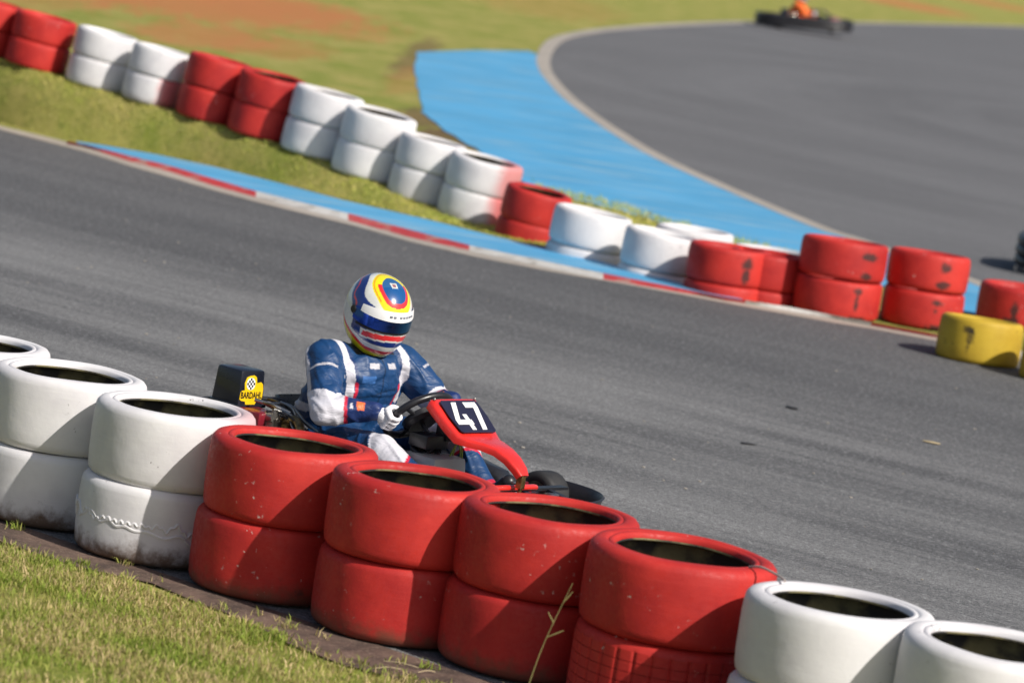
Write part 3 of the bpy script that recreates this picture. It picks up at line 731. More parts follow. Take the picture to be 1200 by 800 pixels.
J = dict(hip=(-.20, 0, .24), waist=(-.17, .0, .36), chest=(-.06, .01, .53), neck=(.0, .015, .67),
         rs=(-.07, -.195, .575), re=(.12, -.345, .385), rw=(.285, -.205, .415),
         ls=(.03, .215, .575), le=(.19, .31, .425), lw=(.37, .205, .47),
         rh=(-.16, -.10, .20), rk=(.36, -.20, .245), ra=(.63, -.17, .13), rt=(.76, -.16, .20),
         lh=(-.16, .10, .20), lk=(.42, .20, .325), la=(.66, .19, .13), lt=(.80, .16, .20))
def racing_suit(parent, style):
    bm = B(); j = J
    # torso from stacked cross sections
    secs = [((-.18, 0, .12), .14, .18), ((-.15, 0, .21), .185, .215), ((-.12, .01, .30), .185, .222), ((-.085, .015, .39), .18, .228), ((-.055, .018, .47), .17, .228),
            ((-.035, .015, .535), .15, .215), ((-.02, .015, .58), .125, .195), ((-.005, .015, .615), .09, .13)]
    rings = []
    for c, rx, ry in secs:
        rings.append([Vector((c[0]+rx*math.copysign(abs(math.cos(a))**.85, math.cos(a)), c[1]+ry*math.copysign(abs(math.sin(a))**.85, math.sin(a)), c[2]+.0*math.cos(a))) for a in [2*math.pi*k/40 for k in range(40)]])
    loft(bm, rings)
    capsule(bm, j['chest'], j['neck'], .10, .062)
    for s in 'rl':
        capsule(bm, (j['chest'][0]+.02, j['chest'][1]+(-.08 if s == 'r' else .08), .56), j[s+'s'], .092, .090)
        capsule(bm, j[s+'s'], j[s+'e'], .088, .070); capsule(bm, j[s+'e'], j[s+'w'], .070, .043)
        capsule(bm, j[s+'h'], j[s+'k'], .098, .072); capsule(bm, j[s+'k'], j[s+'a'], .071, .050)
    me = fuse(bm, .0065, 9)
    P, N = coords(me)
    bones = {}
    for s in 'rl':
        for nme, a, b in (('u', 's', 'e'), ('f', 'e', 'w'), ('t', 'h', 'k'), ('c', 'k', 'a')):
            bones[s+nme] = segp(P, j[s+a], j[s+b])
    tors = segp(P, j['hip'], j['chest'])[1]-.06
    names = list(bones); Dm = np.stack([bones[k][1] for k in names]+[tors+.0], 1)
    near = Dm.argmin(1)
    # folds: real displacement
    disp = np.zeros(len(P))
    for i, p in enumerate(P):
        v = Vector(p)
        disp[i] = mnoise.noise(Vector((v.x*10, v.y*10, v.z*22)))*.0085+mnoise.noise(Vector((v.x*26+4, v.y*24, v.z*40)))*.0012
        r = 1-abs(mnoise.noise(Vector((v.x*8+v.z*7, v.y*9, v.z*8+v.x*4+5))))*2
        disp[i] += max(0, r-.6)*.016
    P2 = P+N*disp[:, None]
    me.vertices.foreach_set('co', P2.astype(np.float32).ravel())
    blue, white, red, dark, orange = [np.array(c) for c in style]
    C = np.tile(blue, (len(P), 1))
    black = np.array((.012, .012, .016))
    for s in 'rl':
        sg = -1 if s == 'r' else 1
        tu, du = bones[s+'u']; tf, df = bones[s+'f']; tt, dt = bones[s+'t']; tc, dc = bones[s+'c']
        iu = near == names.index(s+'u'); i_f = near == names.index(s+'f'); it = near == names.index(s+'t'); ic = near == names.index(s+'c')
        # white shoulder yoke with thin red piping
        yy = P[:, 1]*sg+.10*np.clip(.56-P[:, 2], 0, .2)
        sh = (yy > .143) & (yy < .174) & (P[:, 2] > .38) & (N[:, 0] > -.5) & ~i_f & ~it
        C[sh] = white
        pip = (yy > .128) & (yy < .142) & (P[:, 2] > .38) & (P[:, 2] < .50) & (N[:, 0] > 0)
        C[pip] = red
        C[(np.abs(yy-.136) < .003) & (P[:, 2] > .5) & (N[:, 0] > -.5) & ~i_f] = dark
        # outer sleeve
        outer = iu & (N[:, 1]*sg*.35-N[:, 0]*.85 > .62) & (tu < .85); C[outer] = white*.85
        l1 = iu & (np.abs(tu-.33) < .022) & (N[:, 2] > .1) & (N[:, 0]*.3-N[:, 1]*-sg*-1*.2 > -.6); C[l1 & (N[:, 1]*sg > -.1)] = white*.7
        el = (iu & (tu > .78+.12*np.sign(N[:, 0])*np.abs(N[:, 0]))) | (i_f & (tf < .38)); C[el] = white
        band = i_f & (tf >= .38) & (tf < .45); C[band] = red
        C[i_f & (tf >= .45)] = dark
        om = i_f & (tf > .60) & (tf < .86) & (N[:, 2] > .15) & (N[:, 2] < .85); C[om & (tf > .64) & (tf < .80)] = orange
        C[i_f & (tf > .50) & (tf < .56) & (N[:, 2] > .3) & (N[:, 2] < .7)] = white
        # legs
        wp = it & (tt > .84+.14*N[:, 1]*sg) & (N[:, 2] > -.25); C[wp] = white
        wp = ic & (tc < .42+.12*N[:, 1]*sg) & (N[:, 2] > -.35); C[wp] = white
        bnd = ic & (tc >= .42+.12*N[:, 1]*sg) & (tc < .47+.12*N[:, 1]*sg) & (N[:, 2] > -.35); C[bnd] = red
        C[ic & (tc > .93)] = red*.8
    # collar, belt and front placket
    rc = np.hypot(P[:, 0]-.0, P[:, 1]-.015)
    C[(P[:, 2] > .618) & (rc < .115)] = black
    belt = (near == 8) & (np.abs(P[:, 2]-.345) < .018); C[belt] = white*.8
    zipl = (near == 8) & (np.abs(P[:, 1]-.01) < .0045) & (P[:, 2] < .64) & (N[:, 0] > .2); C[zipl] = blue*.35
    pk = (near == 8) & (N[:, 0] > .1) & (P[:, 2] > .565) & (P[:, 2] < .59) & (np.abs(np.abs(P[:, 1]-.01)-.055) < .028); C[pk] = white*.75
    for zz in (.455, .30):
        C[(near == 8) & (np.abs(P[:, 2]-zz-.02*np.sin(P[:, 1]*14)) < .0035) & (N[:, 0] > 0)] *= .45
    bp = (near == 8) & (N[:, 0] > .2) & (P[:, 2] > .50) & (P[:, 2] < .535) & (np.abs(P[:, 1]+.075) < .035); C[bp] = np.array(blue)*2.4+.03
    bp = (near == 8) & (N[:, 0] > .2) & (P[:, 2] > .37) & (P[:, 2] < .40) & (np.abs(P[:, 1]-.09) < .04); C[bp] = np.array(blue)*2.2+.03
    paint(me, C)
    me.polygons.foreach_set('use_smooth', [True]*len(me.polygons))
    return link('racing_suit', me, m_suit, parent)
def boot(parent, s):
    bm = B(); capsule(bm, J[s+'a'], (J[s+'a'][0]+.02, J[s+'a'][1], J[s+'a'][2]+.0), .045, .045)
    capsule(bm, (J[s+'a'][0]+.01, J[s+'a'][1], J[s+'a'][2]-.04), J[s+'t'], .042, .036)
    me = fuse(bm, .006, 4); me.polygons.foreach_set('use_smooth', [True]*len(me.polygons))
    return link('boot', me, m_black, parent)
def hand(parent, s, wc, wn, wr, ang):
    """closed glove round the steering rim: wc centre, wn axis, wr radius, ang place on the rim"""
    X = Vector((0, 1, 0)); Yv = wn.cross(X).normalized()       # rim plane axes
    if Yv.z < 0: Yv = -Yv
    rad = X*math.cos(ang)+Yv*math.sin(ang); c = wc+rad*wr        # grip centre
    tan = (-X*math.sin(ang)+Yv*math.cos(ang)).normalized()
    if tan.z < 0: tan = -tan
    wrist = Vector(J[s+'w']); back = (wrist-c).normalized()
    bm = B()
    outw = rad
    palm_c = c+outw*.036+wn*.012
    capsule(bm, wrist, c+outw*.035+wn*.020-tan*.004, .032, .032, 16)
    for k, off in enumerate((.033, .011, -.011, -.032)):
        capsule(bm, c+outw*.034+tan*off*1.0+wn*.012, c+outw*.036+tan*off-wn*.014, .0165, .0145, 14)
    L = (.96, 1.05, 1.0, .82)
    for k, off in enumerate((.034, .0115, -.0115, -.033)):       # four fingers curling round the rim
        q = [c+outw*.036+tan*off-wn*.012, c+outw*.014+tan*off*1.12-wn*.034*L[k], c-outw*.014*L[k]+tan*off*1.14-wn*.026, c-outw*.021+tan*off*1.08+wn*.002]
        tube(bm, q, [.0102, .0092, .0086, .0076], 12, smooth=5)
        for p, r in ((q[0], .0102), (q[-1], .0077)): bmesh.ops.create_icosphere(bm, subdivisions=2, radius=r, matrix=Matrix.Translation(p))
    th = [c+outw*.032+tan*.030+wn*.026, c+outw*.010+tan*.046+wn*.030, c-outw*.012+tan*.050+wn*.018]
    tube(bm, th, [.014, .0125, .0105], 12, smooth=5)
    for p, r in ((th[0], .014), (th[-1], .0106)): bmesh.ops.create_icosphere(bm, subdivisions=2, radius=r, matrix=Matrix.Translation(p))
    me = fuse(bm, .0021, 1); P, N = coords(me)
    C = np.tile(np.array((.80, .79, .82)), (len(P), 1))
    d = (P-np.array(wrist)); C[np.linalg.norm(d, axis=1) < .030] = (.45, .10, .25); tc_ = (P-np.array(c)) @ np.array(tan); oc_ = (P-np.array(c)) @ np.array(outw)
    for gp in (-.0255, 0, .0255): C[(np.abs(tc_-gp) < .0034) & (oc_ < .030)] = (.03, .03, .045)   # shade in the gaps between the fingers, painted into the glove colour
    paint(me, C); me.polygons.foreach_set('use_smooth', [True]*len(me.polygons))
    return link('glove', me, m_glove, parent)

def helmet_surf(az, el, k=1.0):
    ca, sa, ce, se = math.cos(az), math.sin(az), math.cos(el), math.sin(el)
    ax, ay = .150, .124; az_ = .135
    if se < 0: az_ = .165
    e = .88
    f = lambda v, q: math.copysign(abs(v)**q, v)
    x = ax*f(ca, 1)*f(ce, e); y = ay*f(sa, 1)*f(ce, e); z = az_*f(se, 1)
    if z < 0:
        t = min(1, -z/.14)
        if x > 0: x += .022*t*(x/ax)                       # chin bar juts forward
        else: x *= 1-.06*t
        y *= 1-.10*t*t
    zb = -.135-(.025*x/.15 if x > 0 else -.02)
    if z < zb: z = zb
    return Vector((x*k, y*k, z*(k if z > zb else 1)))
def helmet(parent, style, loc, M3):
    bm = B(); nu, nv = 220, 150; V = []
    for i in range(nv+1):
        el = -math.pi/2+math.pi*i/nv
        V.append([bm.verts.new(helmet_surf(2*math.pi*k/nu, el)) for k in range(nu)])
    for i in range(nv):
        for k in range(nu): bm.faces.new((V[i][k], V[i][(k+1) % nu], V[i+1][(k+1) % nu], V[i+1][k]))
    bmesh.ops.remove_doubles(bm, verts=V[0]+V[-1], dist=1e-5)
    me = bpy.data.meshes.new('helmet'); bm.to_mesh(me); bm.free(); me.polygons.foreach_set('use_smooth', [True]*len(me.polygons))
    P, N = coords(me); D = P/np.array((.150, .124, .140)); r = np.linalg.norm(D, axis=1)+1e-9; D = D/r[:, None]
    az = np.degrees(np.arctan2(D[:, 1], D[:, 0])); el = np.degrees(np.arcsin(np.clip(D[:, 2], -1, 1)))
    wh = np.array((.78, .79, .74)); bl = np.array((.012, .035, .20)); rd = np.array((.75, .03, .035)); ye = np.array((.88, .76, .01)); lb = np.array((.008, .085, .27)); og = np.array((.85, .22, .02)); bk = np.array((.01, .01, .015))
    C = np.tile(wh, (len(P), 1))
    if style == 'racer':
        c0 = np.array((math.cos(R_(62)), 0, math.sin(R_(62)))); u1 = np.array((-math.sin(R_(62)), 0, math.cos(R_(62)))); v1 = np.array((0, 1, 0))
        a = D@u1; b = D@v1; ff = D@c0
        rho = np.degrees(np.arccos(np.clip(ff, -1, 1))); th = np.arctan2(b, -a)          # th=0 towards the face
        aa = np.abs(az)
        # dark blue band with a red line sweeping from the crown down to the visor
        at_ = np.abs(th); hi = 73+17*np.clip((2.1-at_)/.8, 0, 1)+2.0*np.sin(at_*7)
        lo = 51+3*np.sin(at_*5)
        C[(rho > lo) & (rho < hi) & (at_ > 1.0)] = bl
        C[(np.abs(rho-(hi-8+2*np.sin(at_*11))) < 1.5) & (at_ > 1.15)] = rd
        # crown
        q = rho*(1-.06*np.cos(2*th)+.02*np.cos(5*th))
        C[q < 41] = ye; C[(np.abs(q-37.5) < .8) & (np.abs(th) > 1)] = og
        C[(q < 31) & (np.abs(th) < 2.0)] = rd; C[q < 24] = lb
        C[(q < 24) & (a > .05)] = lb*.75+np.array((.02, .05, .08))
        C[(np.abs(b) < .10+(.12*(a+.0))) & (np.abs(a-.10) < .10)] = wh*.8; C[(np.abs(b) < .05+.1*a) & (np.abs(a-.10) < .06)] = np.array((.30, .12, .14))
        # chin bar
        fr = (P[:, 0] > .02)
        z = P[:, 2]+.0
        C[fr & (z < -.005) & (z > -.078) & (aa < 78)] = bl
        C[fr & (np.abs(z+.038+.016*(aa/75)) < .017) & (aa < 58)] = wh; C[fr & (np.abs(z+.038+.016*(aa/75)) < .0105) & (aa < 54)] = rd
        rise = .095*np.clip((.09-P[:, 0])/.22, 0, 1)
        C[z < -.078+rise*.9] = wh
        C[z < -.097+rise] = rd; C[z < -.110+rise] = og; C[z < -.117+rise] = ye
        C[(N[:, 2] < -.75)] = bk
        # sun strip printing: small grey dashes
    else:
        C[:] = wh*.9; C[np.abs(P[:, 1]) < .03] = og; C[P[:, 2] < -.08] = bk
    paint(me, C)
    h = link('helmet', me, m_helm, parent); h.matrix_local = Matrix.Translation(loc) @ M3.to_4x4() @ Matrix.Diagonal((1.17, 1.18, 1.25, 1))
    def patch(name, z0, z1, a1, k, th, mat, tilt=0):
        bm = B(); nu, nv = 48, 8; F = []; Bk = []
        for i in range(nv+1):
            row = []; rb = []
            for q in range(nu+1):
                a = R_(-a1+2*a1*q/nu); taper = 1-.28*(abs(2*q/nu-1)**3)
                zz = (z0+z1)/2+(z1-z0)/2*(2*i/nv-1)*taper-tilt*(1-math.cos(a))
                az_ = .135 if zz >= 0 else .165
                e = math.asin(max(-1, min(1, zz/az_)))
                row.append(bm.verts.new(helmet_surf(a, e, k))); rb.append(bm.verts.new(helmet_surf(a, e, k-th)))
            F.append(row); Bk.append(rb)
        for i in range(nv):
            for q in range(nu): bm.faces.new((F[i][q], F[i][q+1], F[i+1][q+1], F[i+1][q])); bm.faces.new((Bk[i][q], Bk[i+1][q], Bk[i+1][q+1], Bk[i][q+1]))
        for q in range(nu): bm.faces.new((F[0][q], Bk[0][q], Bk[0][q+1], F[0][q+1])); bm.faces.new((F[nv][q], F[nv][q+1], Bk[nv][q+1], Bk[nv][q]))
        for i in range(nv): bm.faces.new((F[i][0], F[i+1][0], Bk[i+1][0], Bk[i][0])); bm.faces.new((F[i][nu], Bk[i][nu], Bk[i+1][nu], F[i+1][nu]))
        return build(name, bm, mat, h)
    patch('visor', -.016, .046, 78, 1.030, .02, m_visor, .008)
    patch('gasket', -.023, -.015, 70, 1.022, .012, m_bv, .008)
    for sy in (-1, 1):
        bm = B(); pp = helmet_surf(sy*R_(80), R_(6), 1.035); lathe(bm, [(.001, .004), (.012, .004), (.015, .001), (.015, -.004)], 20, Matrix.Translation(pp) @ Vector((math.cos(sy*R_(80)), math.sin(sy*R_(80)), 0)).to_track_quat('Z', 'Y').to_matrix().to_4x4())
        build('visor_pivot', bm, m_bv, h)
    patch('sun_strip', .024, .058, 66, 1.040, .008, m_digit, .006)
    if style == 'racer':
        for sx in (-1, 1):
            bm = B()
            for k in range(5 if sx > 0 else 2):
                a = sx*R_(6+7*k); e = math.asin(.041/.135); p = helmet_surf(a, e, 1.045)
                box(bm, p, (.004, .009, .007), Matrix.Rotation(a, 3, 'Z').to_quaternion())
            build('strip_lettering', bm, plain('grey_print', (.25, .27, .32), .5), h, smooth=False)
    return h
def person(kart, style_cols, hstyle, label, group=None):
    p = empty('person', kart.location, kart.rotation_euler.z)
    tag(p, label, 'person', group)
    racing_suit(p, style_cols)
    for s in 'rl': boot(p, s)
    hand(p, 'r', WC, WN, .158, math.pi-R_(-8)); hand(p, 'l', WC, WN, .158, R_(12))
    # helmet: looking down and towards the inside of the bend
    M3 = (Matrix.Rotation(R_(HY), 3, 'Z') @ Matrix.Rotation(R_(HP), 3, 'Y') @ Matrix.Rotation(R_(HR), 3, 'X'))
    helmet(p, hstyle, HL, M3)
    return p
WC = Vector((.36, 0, .409)); WN = Vector((-.72, 0, .69)).normalized()
HL = Vector((.022, .008, .812)); HY, HP, HR = -17, 16, 0

# ------------------------------------------------------------------ kart
def wheel(parent, x, y, r, wd, hub=.065):
    o = empty('wheel'); o.parent = parent; o.location = (x, y, r)
    rot = Matrix.Rotation(math.pi/2, 4, 'X')
    h = wd/2
    bm = B(); lathe(bm, [(hub, -h*.86), (hub+.01, -h*.98), (r*.74, -h*1.03), (r*.90, -h*.96), (r*.975, -h*.82), (r, -h*.55), (r, h*.55), (r*.975, h*.82), (r*.90, h*.96), (r*.74, h*1.03), (hub+.01, h*.98), (hub, h*.86)], 56, rot, closed=True)
    build('tyre', bm, m_rub, o)
    bm = B(); lathe(bm, [(.016, -h*.2), (.02, -h*.5), (hub*.8, -h*.62), (hub*.98, -h*.9), (hub*1.06, -h*.98), (hub*1.0, -h*.84), (hub*.92, 0), (hub*1.0, h*.84), (hub*1.06, h*.98), (hub*.98, h*.9), (hub*.8, h*.62), (.02, h*.5), (.016, h*.2)], 40, rot, closed=True)
    build('rim', bm, m_steel, o)
    return o
def kart(loc, heading, label, body, number=True, accent=None, group='racing karts'):
    k = empty('racing_kart', loc, heading); tag(k, label, 'kart', group)
    fr = B()
    for s in (-1, 1):
        tube(fr, [(-.62, s*.30, .075), (-.3, s*.31, .07), (.25, s*.20, .06), (.55, s*.25, .06), (.86, s*.22, .07)], .016, 10, smooth=6)
        tube(fr, [(.55, s*.22, .065), (.66, s*.34, .07), (.70, s*.44, .11)], .014, 8, smooth=4)
    for x, yy in ((-.55, .30), (-.05, .27), (.45, .22), (.84, .22)): tube(fr, [(x, -yy, .066), (x, yy, .066)], .015, 10)
    build('frame', fr, m_black, k)
    bm = B(); prism(bm, [(-.15, -.26), (.86, -.2), (.86, .2), (-.15, .26)], .040, .046); build('floor_tray', bm, m_black, k, False)
    bm = B(); tube(bm, [(-.5, -.62, .14), (-.5, .62, .14)], .0125, 16); build('rear_axle', bm, m_chrome, k)
    for x, y, r, wd in ((-.5, -.585, .140, .20), (-.5, .585, .140, .20), (.73, -.50, .114, .125), (.73, .50, .114, .125)): wheel(k, x, y, r, wd)
    # steering spindles and tie rods
    for s in (-1, 1):
        bm = B(); tube(bm, [(.72, s*.36, .13), (.72, s*.50, .13)], .011, 10); tube(bm, [(.72, s*.37, .075), (.72, s*.37, .18)], .016, 12)
        tube(bm, [(.64, s*.04, .12), (.66, s*.37, .12)], .007, 8); build('steering_link', bm, m_dred if body is not m_black else m_steel, k)
    # seat
    bm = B(); rings = []
    for (x, z, hw, dpt) in ((.06, .13, .15, .02), (-.05, .085, .175, .05), (-.18, .075, .185, .08), (-.31, .10, .195, .09), (-.365, .17, .20, .09), (-.39, .24, .20, .085), (-.405, .30, .185, .07), (-.415, .345, .15, .05)):
        tx = Vector((1, 0, .15)).lerp(Vector((.1, 0, 1)), min(1, max(0, (z-.07)/.2)))
        nrm = Vector((.15, 0, 1)).lerp(Vector((1, 0, .12)), min(1, max(0, (-.1-x)/.22))).normalized()
        outer = []; inner = []
        for q in range(15):
            a = -1+2*q/14; c2 = Vector((x, hw*math.sin(a*1.45)/math.sin(1.45), z))+nrm*(dpt*(abs(a)**3.0)*1.25)
            outer.append(c2-nrm*.006); inner.append(c2+nrm*.006)
        rings.append(outer+inner[::-1])
    loft(bm, rings); build('seat', bm, m_seat, k)
    # steering
    ax = WN
    X = Vector((0, 1, 0)); Y2 = ax.cross(X).normalized()
    sw = empty('steering_wheel'); sw.parent = k
    bm = B(); tube(bm, [WC+X*.158*math.cos(a)+Y2*.158*math.sin(a)*(1 if abs(math.sin(a)) < .8 else .97) for a in [2*math.pi*i/40 for i in range(40)]], .017, 12, closed=True)
    build('rim', bm, m_black, sw)
    bm = B()
    for a in (R_(90), R_(205), R_(335)): tube(bm, [WC-ax*.02, WC-ax*.01+(X*math.cos(a)+Y2*math.sin(a))*.150], .010, 8)
    lathe(bm, [(0.001, -.03), (.07, -.03), (.085, -.012), (.085, .012), (0.001, .014)], 24, Matrix.Translation(WC-ax*.02) @ ax.to_track_quat('Z', 'Y').to_matrix().to_4x4())
    build('spokes', bm, m_black, sw)
    bm = B(); tube(bm, [WC-ax*.02, WC-ax*.12, Vector((.66, 0, .10))], .011, 10); build('steering_column', bm, m_black, k)
    bm = B()
    for s in (-1, 1): tube(bm, [(.30, s*.10, .065), (.44, s*.06, .2), (.50, s*.02, .30)], .010, 8, smooth=4)
    build('column_support', bm, m_black, k)
    # pedals
    for s in (-1, 1):
        bm = B(); tube(bm, [(.80, s*.15, .07), (.84, s*.15, .14), (.86, s*.15, .22)], .006, 8); tube(bm, [(.855, s*.12, .21), (.855, s*.19, .21)], .006, 8); build('pedal', bm, m_steel, k)
    # fuel tank between the legs
    bm = B(); box(bm, (.50, -.01, .16), (.23, .25, .21), taper=.84); build('fuel_tank', bm, m_grey, k, bevel=.022)
    bm = B(); tube(bm, [(.54, .06, .26), (.55, .07, .32), (.565, .08, .29), (.56, .09, .24)], .003, 8, smooth=6); tube(bm, [(.55, .03, .26), (.57, .05, .33), (.585, .07, .29), (.58, .08, .23)], .003, 8, smooth=6)
    build('fuel_hose', bm, m_hose, k)
    bm = B(); lathe(bm, [(.001, .03), (.028, .03), (.03, 0), (.001, 0)], 24, Matrix.Translation((.45, 0, .265))); build('tank_cap', bm, m_black, k)
    # bits round the column
    bm = B(); box(bm, (.47, -.03, .32), (.11, .15, .06)); box(bm, (.50, .05, .36), (.07, .08, .07)); box(bm, (.42, .0, .27), (.05, .12, .05)); tube(bm, [(.40, -.05, .30), (.44, -.09, .27), (.50, -.06, .25)], .012, 8, smooth=4); build('control_box', bm, m_black, k, bevel=.008)
    # front number panel and its tongue running down to the nose
    # sections: x, z of the centre line, half width, thickness
    prof = [(.520, .492, .122), (.530, .517, .146), (.550, .520, .153), (.60, .487, .153), (.66, .443, .148), (.725, .397, .134), (.765, .385, .108), (.82, .382, .080), (.885, .370, .060), (.945, .345, .048), (.995, .310, .038), (1.02, .282, .026)]
    bm = B(); rings = []
    for i, (x, z, hw) in enumerate(prof):
        a = prof[max(i-1, 0)]; b = prof[min(i+1, len(prof)-1)]; t = Vector((b[0]-a[0], 0, b[1]-a[1])).normalized(); nr = Vector((-t.z, 0, t.x))
        if nr.z < 0: nr = -nr
        dep = .045 if i < 6 else .034
        ring = []
        for (u, v) in ((-1, -1), (-1.0, -.35), (-.94, -.05), (-.82, .0), (0, .03), (.82, .0), (.94, -.05), (1.0, -.35), (1, -1), (.9, -1), (.85, -.4), (0, -.3), (-.85, -.4), (-.9, -1)):
            ring.append(Vector((x, u*hw, z))+nr*v*dep)
        rings.append(ring)
    loft(bm, rings); pan = build('number_panel', bm, body, k, auto=R_(60))
    # black backing with figures, lying on the face of the panel
    o0 = Vector((.550, 0, .5265)); dn = Vector((.725-.55, 0, .397-.520)).normalized(); nr = Vector((-dn.z, 0, dn.x)); 
    if nr.z < 0: nr = -nr
    # plate coordinates: u = reading direction (kart left), v = down
    F = Matrix(((0, dn.x, nr.x, o0.x), (1, 0, 0, 0), (0, dn.z, nr.z, o0.z), (0, 0, 0, 1)))
    pl = [(-.122, .034), (-.110, .022), (.110, .022), (.122, .034), (.126, .120), (.116, .202), (.102, .212), (-.102, .212), (-.116, .202), (-.126, .120)]
    bm = B(); prism(bm, pl, .004, .008, F); back = build('number_backing', bm, m_plate, pan, False)
    if number:
        y0, hh = .036, .162
        # '4' and '7' as outlines: x to the right in reading direction, y down
        four = [(-.058, 0), (-.026, 0), (-.074, .090), (-.036, .090), (-.036, .062), (-.010, .062), (-.010, .090), (.0, .090), (.0, .114), (-.010, .114), (-.010, .142), (-.036, .142), (-.036, .114), (-.104, .114), (-.104, .090)]
        seven = [(.018, 0), (.100, 0), (.100, .024), (.060, .142), (.030, .142), (.068, .027), (.018, .027)]
        for nm, poly in (('figure', four), ('figure', seven)):
            bm = B(); prism(bm, [(x, y) for x, y in poly], 0.0085, .0105, F @ Matrix.Translation((0, y0, 0)) @ Matrix.Diagonal((1.0, hh/.142, 1, 1))); bmesh.ops.triangulate(bm, faces=[f for f in bm.faces if len(f.verts) > 4]); build(nm, bm, m_digit, back, False)
    for yy in (-.115, .115):
        bm = B(); bmesh.ops.create_icosphere(bm, subdivisions=2, radius=.007, matrix=Matrix.Translation((.556, yy*1.16, .523))); build('bolt', bm, m_steel, pan)
    bm = B(); box(bm, (.95, .0, .3285), (.030, .018, .004), Matrix.Rotation(R_(25), 3, 'Y').to_quaternion()); build('clip', bm, m_steel, pan)
    # nose fairing: a curved black shell across the front
    def shell(name, path, prof, mat, th=.006):
        bm = B(); rings = []
        for i, p in enumerate(path):
            a = Vector(path[max(i-1, 0)]); b = Vector(path[min(i+1, len(path)-1)]); t = (b-a).normalized(); out = Vector((t.y, -t.x, 0)).normalized()
            if i == 0 or i == len(path)-1: sc = .7
            else: sc = 1
            o_ = [Vector(p)+out*u*sc+Vector((0, 0, v*sc+(1-sc)*.12)) for u, v in prof]; i_ = [Vector(p)+out*(u-th*1.2)*sc+Vector((0, 0, (v-th*(.8 if v > .1 else -.2))*sc+(1-sc)*.12)) for u, v in prof]
            rings.append(o_+i_[::-1])
        loft(bm, rings); return build(name, bm, mat, k)
    N_ = 41; path = []
    for i in range(N_):
        t = R_(100)*(-1+2*i/(N_-1)); y = .52*math.copysign(abs(math.sin(t))**.75, t); x = .84+.325*math.copysign(abs(math.cos(t))**.8, math.cos(t))
        path.append((x, y, 0))
    path = path[::-1]
    pr = [(.0, .050), (.012, .085), (.024, .135), (.038, .188), (.046, .196)]
    a, b = Vector(path[18]), Vector(path[22]); t = (b-a).normalized()
    shell('nose_fairing', path, pr if (Vector((t.y, -t.x, 0)).x > 0) else [(-u, v) for u, v in pr], m_black, .007)
    bm = B(); tube(bm, [(.86, -.22, .09), (1.05, -.22, .09), (1.09, -.15, .09), (1.09, .15, .09), (1.05, .22, .09), (.86, .22, .09)], .010, 10, smooth=5)
    tube(bm, [(.86, -.26, .16), (1.02, -.24, .185), (1.06, 0, .19), (1.02, .24, .185), (.86, .26, .16)], .010, 10, smooth=5)
    build('front_bumper', bm, m_steel, k, auto=R_(30))
    bm = B(); box(bm, (.90, 0, .192), (.045, .86, .012))
    for yy in (-.36, -.12, .12, .30): box(bm, (.98, yy, .180), (.17, .030, .008), Matrix.Rotation(R_(8), 3, 'Y').to_quaternion())
    build('fairing_support', bm, m_black, k, False)
    bm = B(); tube(bm, [(.93, -.14, .205), (.95, -.10, .212), (.95, .15, .212), (.93, .19, .205)], .013, 12); build('cross_tube', bm, m_dred if body is not m_kart_red else m_kart_red, k)
    bm = B(); tube(bm, [(1.0, 0, .19), (1.005, 0, .265)], .010, 8); box(bm, (1.0, 0, .250), (.03, .028, .06)); build('nose_clamp', bm, m_brass, k, auto=R_(30))
    # side pods
    for s in (-1, 1):
        bm = B(); rings = []
        for (x, w2, h, yy) in ((-.30, .05, .10, .54), (-.26, .085, .15, .53), (0, .09, .16, .53), (.30, .088, .155, .515), (.48, .075, .135, .50), (.54, .04, .09, .485)):
            rings.append([Vector((x, s*(yy+w2*u), .045+h*v)) for u, v in ((-1, .3), (-1, .85), (-.7, 1), (.4, .95), (.85, .72), (1, .4), (.8, .05), (-.6, 0))])
        loft(bm, rings); build('side_pod', bm, m_black, k, auto=R_(50))
    # rear bumper
    bm = B(); tube(bm, [(-.62, -.60, .14), (-.76, -.52, .14), (-.80, -.2, .14), (-.80, .2, .14), (-.76, .52, .14), (-.62, .60, .14)], .03, 12, smooth=5); tube(bm, [(-.78, -.3, .24), (-.79, 0, .25), (-.78, .3, .24)], .012, 10, smooth=4)
    for s in (-1, 1): tube(bm, [(-.6, s*.3, .08), (-.79, s*.3, .14), (-.78, s*.3, .24)], .011, 8)
    build('rear_bumper', bm, m_black, k)
    if not number:
        bm = B(); pts = []
        for q in range(48):
            t = 2*math.pi*q/48; cx = math.copysign(abs(math.cos(t))**.55, math.cos(t)); sy = math.copysign(abs(math.sin(t))**.55, math.sin(t))
            pts.append((.13+1.10*cx, .72*sy*(1-.12*max(0, cx)), .15))
        for zz, rr in ((.10, .05), (.19, .055), (.28, .05)): tube(bm, [(x, y, zz) for x, y, _ in pts], rr, 10, closed=True)
        build('bumper_band', bm, m_black, k)
        bm = B(); box(bm, (.85, 0, .24), (.36, .42, .20), taper=.6); build('front_cowl', bm, m_pink, k, bevel=.04)
    # engine on the driver's right
    en = empty('engine'); en.parent = k
    bm = B(); box(bm, (-.30, -.36, .16), (.22, .17, .16)); box(bm, (-.26, -.36, .26), (.16, .14, .07)); lathe(bm, [(.001, -.10), (.06, -.10), (.065, -.02), (.001, -.02)], 24, Matrix.Translation((-.30, -.36, .17)) @ Matrix.Rotation(math.pi/2, 4, 'X'))
    for q in range(7): box(bm, (-.21+.0*q, -.36, .18+.018*q), (.12, .155-.004*q, .006))
    build('crankcase', bm, m_steel, en, auto=R_(30))
    bm = B(); box(bm, (-.25, -.40, .283), (.19, .14, .060)); build('cooling_shroud', bm, m_dred, en, bevel=.014)
